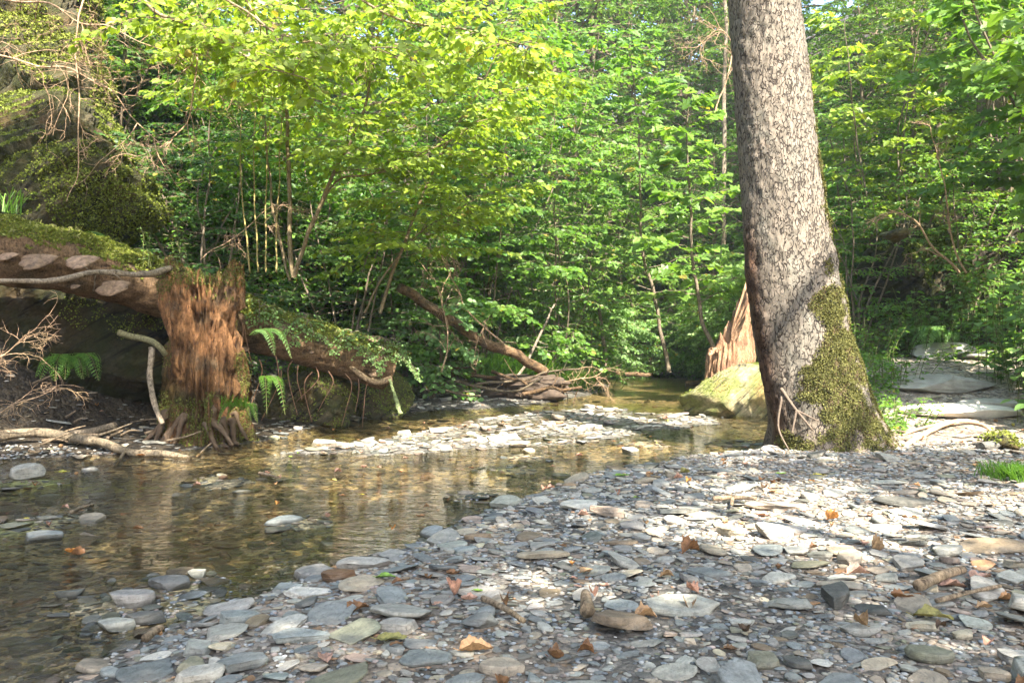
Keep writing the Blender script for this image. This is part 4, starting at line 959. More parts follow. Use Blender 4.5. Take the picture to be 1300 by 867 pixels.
for k, (px, d, h, lf, pal, n, lab) in enumerate([
    (1300, 7.2, 1.05, .095, 'pale', 34, 'tall herb with big heart shaped leaves beside the path'), (1345, 6.0, 1.0, .095, 'pale', 30, 'heart leaved herb clump nearest the right frame edge'),
    (1165, 9.5, .75, .075, 'pale', 34, 'pale nettle clump at the top of the path left of the ledge'), (1118, 7.4, .35, .05, 'mid', 30, 'low leafy herbs between the spruce foot and the path slabs'),
    (1240, 9.4, 1.25, .09, 'pale', 40, 'bright heart leaved clump on the slope right above the path ledge'), (1335, 6.9, .6, .07, 'deep', 30, 'shaded low herbs at the foot of the right slope'),
    (1112, 6.3, .25, .04, 'mid', 34, 'small herbs growing from the soil behind the mossy trunk foot'), (1228, 8.35, .22, .06, 'mid', 18, 'small leafy plant on the stone step'), (1128, 9.3, .6, .05, 'mid', 34, 'small leaved herbs under the mossy hollow'), (1185, 9.3, .8, .07, 'mid', 34, 'green herbs climbing the slope right of the mossy hollow'), (1095, 8.6, .5, .045, 'mid', 34, 'low herbs in the gap right behind the spruce foot')]):
    put(px, d, lab, herb(300 + k, n, h, lf, 'heart', pal, .38 if d > 6.2 else .3), 'herb', 'plant')
# ferns
def fern(seed, n, L, droop=.5, pal='mid', az=None, azs=.9, up=.7):
    def fn(gw, gl):
        rng = np.random.RandomState(seed)
        for k in range(n):
            a = (k * 2.4 if az is None else az + rng.uniform(-azs, azs)); l = L * rng.uniform(.7, 1.1); D = V3(math.cos(a), math.sin(a), 0)
            P = spline([V3(0, 0, 0), D * l * .4 + [0, 0, up * l * .45], D * l * .75 + [0, 0, up * l * .5 - droop * l * .2], D * l + [0, 0, up * l * .4 - droop * l]], 26)
            prisms(gw, P[:-1], P[1:], .003, .0025, (.6, .8, .4)); m = 24; Pp = P[1:25]; T = unit(P[2:26] - P[:24])
            for s in (-1, 1):
                W = unit(np.cross(T, [0, 0, 1])) * s; w = np.sin(np.linspace(.25, 3.05, m)) ** .7 * l * .24
                a_, b_ = PAL[pal]; leaves(gl, Pp, W + T * .35 - [0, 0, .15], V3(0, 0, 1) + rng.randn(m, 3) * .12, w, 'narrow', green(rng, m, a_, b_, .1), .1, .2)
                for q in (.3, .55, .78):                       # the pinnae are cut in turn
                    leaves(gl, Pp + (W + T * .35) * (w * q)[:, None], W * .4 + T, V3(0, 0, 1) + rng.randn(m, 3) * .1, w * .30 * (1.2 - q), 'simple', green(rng, m, a_, b_, .1), .1, .1)
                    leaves(gl, Pp + (W + T * .35) * (w * q)[:, None], W * .4 - T, V3(0, 0, 1) + rng.randn(m, 3) * .1, w * .30 * (1.2 - q), 'simple', green(rng, m, a_, b_, .1), .1, .1)
    return fn
plant('fern', at(88, 468, 5.75), 'fern growing from the dark rock under the fallen log', 'fern', None, fern(401, 8, .34, .5, 'mid', -PI / 2, 1.7))
plant('fern', at(318, 425, 5.9), 'fern frond reaching right from the stump side', 'fern', None, fern(402, 2, .30, .7, 'pale', -.3, .3, .35))
plant('fern', at(334, 478, 5.85), 'pale fern frond hanging straight down beside the stump', 'fern', None, fern(403, 2, .24, 1.2, 'mid', -.9, .4, .1))
plant('fern', at(95, 308, 6.1), 'small dark fern on top of the mossy log', 'fern', None, fern(404, 6, .26, .3, 'deep'))
plant('fern', at(1195, 436, 8.9), 'arching fern behind the pale ledge on the path', 'fern', None, fern(405, 7, .55, .4, 'pale', -PI * .8, 1.2))
plant('fern', at(308, 520, 5.8), 'small fern tuft at the right foot of the stump', 'fern', None, fern(406, 5, .18, .8, 'mid', -PI / 2, 1.2))
# grass tufts
def grass(gl, c, n, L, rng, pal='sun', sp=.08, lean=(0, 0), w=.006):
    b = np.asarray(c) + np.stack([rng.randn(n) * sp, rng.randn(n) * sp, 0 * np.arange(n)], 1); az = rng.rand(n) * 2 * PI
    D = np.stack([np.cos(az) * .5 + lean[0], np.sin(az) * .5 + lean[1], np.ones(n)], 1) * (L * rng.uniform(.5, 1.1, (n, 1))); S = unit(np.cross(D, [0, 0, 1])) * w
    p1 = b + D * .45; p2 = b + D * [1.0, 1.0, .8]; p3 = b + D * [1.7, 1.7, .75]
    Vv = np.stack([b - S, b + S, p1 - S * .9, p1 + S * .9, p2 - S * .6, p2 + S * .6, p3], 1).reshape(-1, 3)
    q = [0, 1, 3, 2, 2, 3, 5, 4, 4, 5, 6]; Lp = (np.array(q)[None] + (np.arange(n) * 7)[:, None]).ravel()
    a, bb = PAL[pal]; gl.add(Vv, Lp, np.tile([4, 4, 3], n), np.repeat(green(rng, n, a, bb, .15), 7, 0))
rng = np.random.RandomState(7)
def tuft(name, c, n, L, label, **kw):
    g = Geo(); grass(g, V3(0, 0, 0), n, L, rng, **kw); o = g.build(name, M['leaf'], smooth=False); o.location = [float(v) for v in c]; tag(o, label, 'grass tuft')
tuft('grass_tuft', gp(1300, 607), 700, .10, 'bright green grass tuft at the right edge of the shingle', sp=.08, lean=(-.3, -.2), pal='mid', w=.0028)
tuft('grass_tuft', at(14, 270, 5.7), 26, .2, 'small tuft of long grass on the left end of the mossy log', sp=.03, w=.004, pal='mid')
tuft('grass_tuft', at(1165, 528, 6.6), 160, .10, 'short grass along the left edge of the path slabs', sp=.07)
tuft('grass_tuft', at(300, 515, 5.72), 60, .1, 'short grass hanging at the front of the stump foot', sp=.04, lean=(0, -.6), w=.003, pal='mid')
for k, (px, py, d, n) in enumerate([(660, 470, 11.5, 700), (690, 478, 11.8, 900), (620, 462, 11.4, 700), (715, 482, 12.3, 600)]):
    tuft('grass_tuft', at(px, py, d) + [0, 0, -.15], n, .38, 'drooping green grass on the far bank ' + ['behind the driftwood heap', 'right of the driftwood heap', 'left behind the driftwood', 'at the far gravel tip'][k], pal='mid', sp=.28, lean=(.3, -.5))

# bare twigs
def bare(seed, pts, r, nb, L, label, col=(2., 1.7, 1.5), name='bare_branch', sub=5):
    rng = np.random.RandomState(seed); o = at(*pts[0]); st = spline([at(*p) - o for p in pts], 28, .05, seed); g = Geo(); tube(g, st, np.linspace(r, r * .25, 28), 6, col, cap=False)
    def kid(p, T, l, rr, dep):
        d = unit(T * .7 + rng.randn(3) * .6); m = 7; Q = [p]
        for i in range(m): d = unit(d + rng.randn(3) * .22 + [0, 0, -.05]); Q.append(Q[-1] + d * l / m)
        Q = np.array(Q); prisms(g, Q[:-1], Q[1:], np.linspace(rr, rr * .35, m), np.linspace(rr, rr * .3, m), col, 4)
        if dep:
            for q in range(rng.randint(3, sub + 1)): i = rng.randint(1, m); kid(Q[i], d, l * rng.uniform(.35, .65), max(rr * .55, .0012), dep - 1)
    for k in range(nb): i = rng.randint(4, 27); kid(st[i], unit(st[i] - st[i - 1]), L * rng.uniform(.5, 1.1), max(r * .4, .0018), 2)
    ob = g.build(name, M['twig']); ob.location = o.tolist(); tag(ob, label, 'branch')
bare(501, [(-80, 60, 5.4), (40, 75, 5.4), (120, 110, 5.4), (200, 180, 5.4)], .009, 14, .5, 'tangle of bare pinkish twigs hanging from the top left corner')
bare(502, [(-60, -20, 5.6), (60, 10, 5.6), (150, 40, 5.5), (250, 90, 5.4)], .009, 14, .5, 'bare twig tangle along the upper left edge of the wood')
bare(503, [(105, -40, 5.3), (100, 60, 5.3), (98, 150, 5.3), (97, 220, 5.3), (85, 262, 5.3)], .007, 9, .28, 'single long bare twig hanging down before the rock outcrop')
bare(504, [(250, 60, 5.6), (250, 130, 5.6), (215, 180, 5.6), (160, 195, 5.5)], .007, 12, .38, 'bare twigs with withered leaf bits right of the rock outcrop')
bare(505, [(-40, 470, 5.0), (0, 450, 5.0), (30, 430, 5.0)], .006, 8, .3, 'thin pale dead twigs at the left edge beside the dark rock')
bare(506, [(-60, 540, 4.9), (-5, 520, 4.9), (50, 505, 4.9), (75, 492, 4.9)], .007, 9, .28, 'forked pale dead twig low at the left edge above the long branch')
bare(507, [(300, -40, 6.0), (330, 20, 6.0), (390, 50, 6.0), (460, 60, 6.0)], .008, 12, .5, 'bare twigs mixed in the top of the hazel')
bare(508, [(250, 330, 6.4), (300, 300, 6.6), (340, 260, 6.8), (395, 270, 6.8)], .005, 9, .45, 'dry brown twigs around the lower hazel stems')
bare(509, [(905, 150, 11), (930, 60, 11), (905, 40, 11), (890, 70, 11)], .012, 16, .7, 'dry lichen grey twigs left of the upper spruce trunk')
bare(510, [(560, 470, 8.8), (570, 420, 8.8), (560, 380, 8.8), (530, 330, 8.8)], .012, 8, .5, 'thin arching bare stems above the driftwood heap')
bare(511, [(640, 440, 9.4), (600, 400, 9.2), (575, 360, 9), (560, 320, 9)], .012, 8, .5, 'bare curved stems beside the brown fallen trunk')
bare(512, [(1230, 345, 7.3), (1205, 270, 7.2), (1195, 220, 7.1), (1180, 150, 7)], .01, 6, .4, 'thin bare stem on the right slope')
bare(513, [(1215, 345, 7.6), (1165, 290, 7.5), (1130, 265, 7.4)], .014, 6, .4, 'green brown leaning stem left of the bare stem on the right slope')
bare(514, [(690, 490, 10.2), (740, 480, 10.2), (770, 470, 10.4)], .009, 10, .5, 'fine bare twigs spreading at the right end of the driftwood heap')
for k, (x0, x1) in enumerate(((328, 322), (338, 340), (350, 356), (318, 305))):
    branch('bamboo_like_shoot', [at(x0, 345, 7.1), at((x0 + x1) / 2 - 1, 280, 7.2), at(x1, 190, 7.2), at(x1 + 6, 90, 7.3)], .008, .004, ['straight yellowish shoot nearest the hazel stem', 'second straight yellowish shoot from the hazel', 'yellowish shoot crossing behind the hazel stem', 'leftmost straight yellowish shoot behind the stump'][k], 'shoot', seed=520 + k, wob=.01, mat='twig', col=(1.5, 1.5, .8), knots=.05)
g0 = lambda px, py, d: at(px, py, d)
put_sp = plant('sprig', at(232, 335, 6.0), 'small leafy sprig sprouting left of the stump top', 'plant', None, herb(550, 4, .28, .035, 'oval', 'pale', .05, 14))
plant('sprig', at(190, 335, 6.0), 'curved thin sprig with tiny leaves on the mossy log', 'plant', None, herb(551, 3, .3, .03, 'oval', 'pale', .05, 8))

# ------------------------------------------------------------------ woodland trees
def tree(seed, h, r, crown_r, lf, pal, t0=.25, nb=55, kind='simple', tw=12, nl=9, Lt=.6, lean=(0, 0)):
    def fn(gw, gl):
        rng = np.random.RandomState(seed); st = spline([V3(0, 0, -.3), V3(lean[0] * .3, lean[1] * .3, h * .35), V3(lean[0] * .7 + .1, lean[1] * .7, h * .7), V3(lean[0], lean[1], h)], 34, .06, seed)
        stem_branches(gw, gl, st, r, rng, nb, crown_r, t0, lf, kind, pal, tw, nl, Lt, (.75, .0), prof=lambda t: .35 + 1.0 * math.sin(min(max((t - t0) / (1 - t0), 0), 1) * 2.6 + .25), droop=[.18, .3, .1, .45][seed % 4], flat=[.4, .95, .6, .8][seed % 4], rb=.3, sides=8, col=(.8, .75, .65))
    return fn
GT = 'woodland trees beyond the stream'
P0 = [plant('broadleaf_tree', (0, 0, -50), '', 'tree', GT, tree(601, 10, .13, 2.6, .085, 'mid', .12, 74, nl=13), 'branch', 'trunk', 'crown'),
      plant('broadleaf_tree', (0, 0, -50), '', 'tree', GT, tree(602, 12, .17, 2.9, .065, 'pale', .15, 84, 'oval', nl=16), 'branch', 'trunk', 'crown'),
      plant('broadleaf_tree', (0, 0, -50), '', 'tree', GT, tree(603, 8, .09, 2.2, .105, 'maple', .08, 66, nl=13), 'branch', 'trunk', 'crown'),
      plant('broadleaf_tree', (0, 0, -50), '', 'tree', GT, tree(604, 11, .15, 2.7, .085, 'blue', .2, 74, nl=13), 'branch', 'trunk', 'crown')]
TREES = [ # px, depth, kind, size, label
 (700, 19.5, 1, 1.0, 'tall pale green tree at the head of the valley, left of centre'), (800, 20.5, 0, 1.05, 'full crowned tree straight above the far pool'),
 (880, 19, 2, 1.1, 'young light green tree rising left of the spruce trunk'), (930, 22, 3, 1.1, 'bluish green tree half hidden by the spruce trunk'),
 (760, 24, 1, 1.25, 'pale tree on the slope behind the far pool'), (860, 27, 1, 1.3, 'large pale tree high behind the sapling'),
 (640, 17, 0, 1.0, 'mid green tree over the drooping bank bush'), (590, 20, 3, 1.15, 'shaded bluish tree behind the hazel clump'),
 (520, 14.5, 0, 1.0, 'mid green tree on the left slope behind the sunlit hazel'), (440, 16, 3, 1.1, 'dark bluish tree high on the left slope'),
 (350, 12.5, 3, .9, 'shaded tree behind the left hazel stems'), (240, 12, 0, .85, 'tree over the rock outcrop on the left'),
 (120, 12.5, 3, .9, 'dark tree above the upper mossy rock'), (20, 11.5, 0, .8, 'tree at the top of the left bank'),
 (690, 27, 3, 1.35, 'tall dark tree on the ridge left of centre'), (560, 25, 1, 1.3, 'pale tree on the ridge above the hazel'),
 (1110, 17.5, 3, .85, 'bluish tree with the sky behind it right of the trunk'), (1195, 15, 0, .95, 'mid green tree above the right slope'),
 (1270, 13.5, 3, .95, 'dark tree over the right hand maples'), (1340, 12, 0, .9, 'tree rising at the right hand frame edge'),
 (1010, 20, 1, .9, 'pale tree directly behind the spruce trunk'), (960, 17, 2, .9, 'light bush like tree beside the spruce trunk'),
 (1090, 14, 2, .62, 'small light tree behind the mossy hollow'), (730, 17.5, 2, .8, 'low light green tree at the bend of the stream'),
 (790, 17.8, 2, .62, 'small maple like tree left of the far pool'), (850, 18.5, 2, .7, 'small maple like tree behind the far pool'), (905, 16.8, 0, .5, 'bushy small tree on the far shore behind the stump'),
 (720, 30, 0, 1.5, 'tall tree on the far ridge left of the sapling'), (790, 29, 3, 1.45, 'tall bluish tree on the far ridge'), (850, 33, 1, 1.6, 'pale giant tree on the far ridge'), (920, 28, 0, 1.4, 'green tree on the far ridge beside the trunk'), (650, 31, 1, 1.5, 'pale tree on the far ridge over the hazel'), (600, 29, 0, 1.5, 'green tree on the far ridge behind the hazel'), (540, 20, 1, 1.1, 'pale tree behind the sunlit hazel top'), (470, 22, 0, 1.2, 'green tree behind the sunlit hazel'), (400, 19, 1, 1.05, 'pale tree above the shaded left slope'), (750, 21, 1, 1.1, 'pale tree in front of the centre ridge'), (830, 22.5, 2, 1.5, 'broad light green tree in front of the centre ridge'), (900, 24, 1, 1.2, 'pale tree in front of the ridge left of the spruce trunk'), (690, 22, 2, 1.5, 'broad light green tree left of centre'), (1230, 19, 1, 1.0, 'pale tree high in the upper right'), (1300, 17, 1, .95, 'pale tree in the upper right corner'), (1160, 21, 0, .75, 'green tree low under the open sky'),
 (1160, 12.6, 2, .6, 'small light tree above the flat brown slab'), (640, 13.5, 2, .6, 'small light green tree behind the driftwood')]
used = set()
for k, (px, d, t, s, lab) in enumerate(TREES):
    x = (px - 650) / 1000 * d; loc = (x, d, hz(x, d) - .1); rz = k * 1.7
    if t not in used:
        used.add(t); r_ = P0[t]; r_.location = [float(v) for v in loc]; r_.rotation_euler = (0, 0, rz); r_.scale = (s,) * 3; r_['label'] = lab
    else: dup(P0[t], loc, rz, s, lab)
# thicket along the far water edge
B0 = [put(780, 16.6, '', bush(621, 9, 1.5, .9, .085, 'simple', 'pale', 14, .9, 8, 8, .35, droop=.35), group='bushes of the far thicket'),
      put(850, 17.6, '', bush(622, 9, 1.8, .8, .085, 'simple', 'mid', 14, 1.0, 8, 8, .35, droop=.3), group='bushes of the far thicket')]
THK = [(742, 16.4, 0, 1.0, 'pale bush drooping over the far gravel tip'), (800, 17.3, 0, 1.05, 'pale bush hanging over the left of the far pool'), (850, 18.0, 1, 1.0, 'green bush hanging over the middle of the far pool'), (885, 17.6, 0, .9, 'pale bush at the right of the far pool'),
       (915, 15.6, 1, .8, 'green bush on the bank left of the splintered stump'), (700, 15.5, 1, 1.0, 'green bush over the far grass'), (640, 15, 0, 1.0, 'pale bush behind the leaning pole'), (760, 19, 1, 1.5, 'larger green bush behind the far thicket'),
       (830, 20, 0, 1.6, 'larger pale bush behind the far thicket'), (900, 19.5, 1, 1.5, 'larger green bush behind the right end of the far thicket'), (950, 14, 0, 1.0, 'pale bush behind the splintered stump'), (560, 12.8, 1, 1.2, 'green bush on the slope behind the fallen trunk'),
       (500, 11.2, 1, 1.1, 'green bush in shade above the low end of the log'), (400, 10.2, 1, 1.1, 'green bush in shade behind the lower hazel stems'), (300, 10, 1, 1.1, 'shaded bush up the bank left of the hazel'), (1095, 12.5, 1, .9, 'green bush in the gap right of the trunk'), (990, 12, 0, 1.0, 'pale bush hidden mostly by the spruce trunk'),
       (1020, 15, 1, 1.4, 'green bush filling the gap behind the trunk'), (200, 10.4, 1, 1.1, 'shaded bush between the outcrop and the hazel')]
for k, (px, d, t, s, lab) in enumerate(THK):
    x = (px - 650) / 1000 * d; loc = (x, d, hz(x, d) - .05)
    if k == 0 or (t == 1 and k == 2): r_ = B0[t]; r_.location = [float(v) for v in loc]; r_.scale = (s,) * 3; r_['label'] = lab; r_['group'] = 'bushes of the far thicket'
    else: dup(B0[t], loc, k * 2.1, s, lab)
# bare upright trunks seen between the leaves
for k, (px0, px1, d, r, lab) in enumerate([(915, 922, 16, .06, 'slim grey spruce trunk left of the big spruce'), (868, 872, 22, .12, 'distant grey trunk high among the pale leaves'), (1250, 1225, 14, .13, 'pale upright trunk in the leaves of the upper right'),
                                        (1180, 1172, 18, .12, 'distant upright trunk in the upper right'), (520, 500, 15, .10, 'dark trunk hidden behind the hazel'), (690, 700, 21, .12, 'thin trunk between the centre trees')]):
    x = (px0 - 650) / 1000 * d; z0 = hz(x, d) - .2; x1 = (px1 - 650) / 1000 * d; root = empty('slender_tree', (x, d, z0), lab, 'tree')
    g = Geo(); st = spline([V3(0, 0, 0), V3((x1 - x) * .5, 0, 4), V3(x1 - x, 0, 9), V3((x1 - x) * 1.2, 0, 13)], 30, .05, k); tube(g, st, np.linspace(r, r * .3, 30), 10, (1, .95, .9)); 
    rng = np.random.RandomState(640 + k); gl = Geo()
    stem_branches(g, gl, st, r * .8, rng, 16, 1.6, .6, .09, 'simple', 'deep', 8, 8, .5, (.2, -.2), droop=.3, flat=.5); g.build('trunk', M['branch'], root); gl.build('crown', M['leaf'], root, smooth=False)

# spruce crown high above and unseen added trees, their crowns shaped to dapple the shingle
sroot2 = bpy.data.objects['spruce_tree']; rng = np.random.RandomState(9)
g, gl = Geo(), Geo()
st = np.stack([np.interp(np.linspace(5.5, 15.8, 24), zs, P[:, 0]) if False else np.interp(np.linspace(5.5, 15.8, 24), zz, cx), np.full(24, 5.45), np.linspace(5.5, 15.8, 24)], 1) - o3
stem_branches(g, gl, st, .12, rng, 34, 2.3, .02, .10, 'narrow', 'deep', 10, 12, .4, (.1, -.35), droop=.25, flat=.8)
g.build('bough', M['branch'], sroot2); gl.build('crown', M['leaf'], sroot2, smooth=False)
SUN = unit([.27, -.62, .735])
# where the photograph's ground lies in the shade of leaves: boxes of (px0, px1, py0, py1, how much)
SH_ = [(-150, 1500, 575, 900, .35), (-150, 250, 585, 720, .7), (250, 560, 620, 740, .6), (-150, 600, 735, 900, .88), (600, 1000, 586, 655, .95), (1000, 1300, 588, 606, .85), (480, 660, 650, 720, .7), (1080, 1300, 574, 590, .9),
       (560, 850, 655, 760, .5), (850, 1300, 612, 735, .08), (640, 1000, 765, 880, .7), (900, 1400, 750, 900, .66), (250, 420, 575, 625, .2), (560, 960, 500, 560, .0)]
def shade_at(px, py):
    v = np.zeros(px.shape)
    for a, b, c, d, w in SH_: v = np.where((px >= a) & (px < b) & (py >= c) & (py < d), w, v)
    return v
n = 6000; Yg = 1.2 + 5.6 * R.rand(n); Xg = (R.rand(n) * 1.9 - .95) * Yg; hg = height(Xg, Yg, False)
sp = shade_at(650 + Xg / Yg * 1000, 433 + (EYE - np.maximum(hg, WL)) / Yg * 1000)
cl = fbm(np.stack([Xg, Yg, 0 * Xg], 1), 1.5, 333, 3)
keep = R.rand(n) < -np.log(1 - np.clip(sp + 1.0 * cl * (sp > .1), 0, .96)) * .215
Gp = np.stack([Xg, Yg, np.maximum(hg, WL)], 1)[keep]
tt = R.uniform(6.0, 8.5, len(Gp)); CP = Gp + SUN * tt[:, None]
print('shade sprays', len(CP))
T3 = [(90, 205, 7.0, 120, 90, 70), (60, 470, 6.1, 150, 75, 220), (400, 510, 7.1, 110, 25, 50), (1165, 340, 9.3, 60, 50, 20), (255, 530, 5.9, 60, 30, 20)]  # more spots to be shaded by sprays placed up the sun rays
ex = []
for a, b, dd, ra, rb, cnt_ in T3:
    th_ = R.rand(cnt_) * 2 * PI; q = np.sqrt(R.rand(cnt_)); P_ = np.array([at(a + ra * math.cos(t_) * s_, b + rb * math.sin(t_) * s_, dd) for t_, s_ in zip(th_, q)])
    z_ = R.uniform(6.5, 9, cnt_); ex.append(P_ + SUN * ((z_ - P_[:, 2]) / SUN[2])[:, None])
CP = np.vstack([CP] + ex)
trees_at = [V3(5.2, -4.6, 0), V3(-4.2, -5.6, 0)]  # unseen trees added to carry the shade sprays
owner = np.array([np.argmin([np.hypot(*(c[:2] - t[:2] * [.4, .3])) for t in trees_at]) for c in CP])
for k, t in enumerate(trees_at):
    t[2] = hz(t[0], t[1]) - .1; root = empty('overhanging_tree', t, ['overhanging beech behind the viewer on the shingle side', 'overhanging beech behind the viewer on the stream side'][k], 'tree')
    rng = np.random.RandomState(700 + k); gw, gl = Geo(), Geo(); cc = CP[owner == k] - t
    if not len(cc): continue
    ht = cc[:, 2].mean(); topc = V3(cc[:, 0].mean() * .25, cc[:, 1].mean() * .25, ht * .8)
    st = spline([V3(0, 0, 0), topc * [.3, .3, .45], topc, topc + [-.3, .3, 2.5]], 24, .1, 5); tube(gw, st, np.linspace(.2, .06, 24), 12)
    hubs = cc[rng.choice(len(cc), 14)]
    for h_ in hubs: B = spline([st[rng.randint(10, 20)], (topc + h_) / 2 + [0, 0, .3], h_ - [0, 0, .08]], 10, .1, 3); prisms(gw, B[:-1], B[1:], np.linspace(.05, .012, 9), np.linspace(.045, .01, 9), sides=5)
    j = np.argmin(np.linalg.norm(cc[:, None] - hubs[None], axis=2), 1); mid = (cc + hubs[j]) / 2 + [0, 0, .1]
    prisms(gw, hubs[j] - [0, 0, .08], mid, .012, .008); prisms(gw, mid, cc, .008, .004)
    D = unit(cc - hubs[j] + 1e-3); D[:, 2] *= .3
    for q in range(3): add_twigs(gw, gl, cc + rng.randn(len(cc), 3) * .09, unit(D + rng.randn(len(D), 3) * .5), V3(0, 0, 1), 7, .42, .09, 'oval', 'mid', rng, flat=.4)
    gw.build('trunk', M['branch'], root); gl.build('crown', M['leaf'], root, smooth=False)

# ------------------------------------------------------------------ ground cover, moss bed on the slopes
rng = np.random.RandomState(88)
def cover(name, n, xa, ya, keepf, size, kinds, pal, label, lift=.28, clump=.0):
    Yg = rng.uniform(*ya, n); Xg = rng.uniform(*xa, n); h = height(Xg, Yg, False)
    pxs = 650 + Xg / Yg * 1000; m = keepf(Xg, Yg, h, pxs) & (pxs > -200) & (pxs < 1500)
    Xg, Yg, h = Xg[m], Yg[m], h[m]; k = len(Xg); P = np.stack([Xg, Yg, h], 1)
    cl = np.clip(fbm(P, 1.6, 441, 3) + .55, 0, 1.2); P[:, 2] += rng.rand(k) * lift * cl + .01
    az = rng.rand(k) * 2 * PI; ax = np.stack([np.cos(az), np.sin(az), -.2 + 0 * az], 1)
    g = Geo(); a, b = PAL[pal]; leaves(g, P, ax, V3(-.1, -.45, 1) + rng.randn(k, 3) * .4, size * rng.uniform(.5, 1.2, k) * (.6 + .05 * Yg), kinds, green(rng, k, a, b, .2, .02), .2, .2)
    tag(g.build(name, M['leaf'], smooth=False), label, name.replace('_', ' '), kind='stuff')
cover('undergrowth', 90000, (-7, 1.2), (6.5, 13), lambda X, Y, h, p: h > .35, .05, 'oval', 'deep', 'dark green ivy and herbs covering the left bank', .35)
cover('undergrowth', 70000, (3.2, 10), (5.0, 15), lambda X, Y, h, p: (h > .5) & ((X > 5.0) | (Y > 9.6) | (X > 3.7 + .45 * (Y - 5))) & (fbm(np.stack([X, Y, 0 * X], 1), 1.1, 5, 2) > -.1), .055, 'oval', 'mid', 'leafy herbs covering the right slope', .35)
cover('undergrowth', 70000, (-6, 12), (13, 26), lambda X, Y, h, p: h > .05, .075, 'simple', 'mid', 'leafy cover on the far slope of the valley', .6)
cover('undergrowth', 9000, (2.3, 4.3), (5.7, 9.2), lambda X, Y, h, p: (poly_sd(X, Y, WATER) > .25) & (p < 1150 - (Y - 6) * 8) & (X > 2.45), .035, 'oval', 'mid', 'small green herbs behind the foot of the spruce', .14)
# ------------------------------------------------------------------ dead leaves, one by one
LC = {'brown': (.22, .11, .05), 'tan': (.42, .25, .13), 'orange': (.50, .22, .06), 'pinkish': (.50, .28, .20), 'yellow': (.50, .42, .08), 'green': (.22, .34, .06), 'dark brown': (.10, .06, .035), 'olive': (.26, .23, .08)}
def dead_leaf(p, L, rz, col, seed, curl, name='dead_leaf'):
    rng = np.random.RandomState(seed); nu, nv = 13, 9; u = np.linspace(0, 1, nu); v = np.linspace(-1, 1, nv); U, Vv = np.meshgrid(u, v)
    w = .33 * np.sin(PI * U ** .8) ** .75 * (1 + .06 * np.sin(U * 22)) * (1 + .12 * rng.randn(nv, nu) * (np.abs(Vv) > .9)); x = (U - .5); y = Vv * w
    kc = curl * rng.uniform(1.0, 2.6); z = np.abs(y) ** 1.3 * kc + (x ** 2) * rng.uniform(-.6, 1.4) * curl + .03 * np.sin(U * 9 + seed) * Vv + .018 * rng.randn(nv, nu)
    tw = rng.randn() * .6 * curl * x; y2 = y * np.cos(tw) - z * np.sin(tw); z2 = y * np.sin(tw) + z * np.cos(tw)
    P = np.stack([x, y2, z2 - z2.min()], -1).reshape(-1, 3) * L
    c, s = math.cos(rz), math.sin(rz); P = np.stack([P[:, 0] * c - P[:, 1] * s, P[:, 0] * s + P[:, 1] * c, P[:, 2]], 1)
    k = np.array(col)[None] * (1 + .2 * vnoise(P / L, 6, seed))[:, None] * (1 - .35 * (np.abs(Vv.ravel()) < .1))[:, None]
    g = Geo(); Q = grid_quads(nu, nv, False); g.add(P, Q.ravel(), np.full(len(Q), 4), k)
    st = np.array([[-.5, 0, .05], [-.68, .03, .12]]) * L; st = np.stack([st[:, 0] * c - st[:, 1] * s, st[:, 0] * s + st[:, 1] * c, st[:, 2]], 1); prisms(g, st[:1], st[1:], .0015, .001, col)
    o = g.build(name, M['dry_leaf']); o.location = [float(q) for q in p]; return o
occz = {}
for i in range(len(S_)):
    key = (int(SX[i] / .03), int(SY[i] / .03)); 
    for dx in (-1, 0, 1):
        for dy in (-1, 0, 1):
            k2 = (key[0] + dx, key[1] + dy)
            if abs(dx) * .03 <= SA[i] and abs(dy) * .03 <= SA[i]: occz[k2] = max(occz.get(k2, -9), SZ[i] + STh[i])
def rest_z(x, y): return max(hz(x, y), WL if poly_sd(np.array([x]), np.array([y]), WATER)[0] < 0 else -9, occz.get((int(x / .03), int(y / .03)), -9))
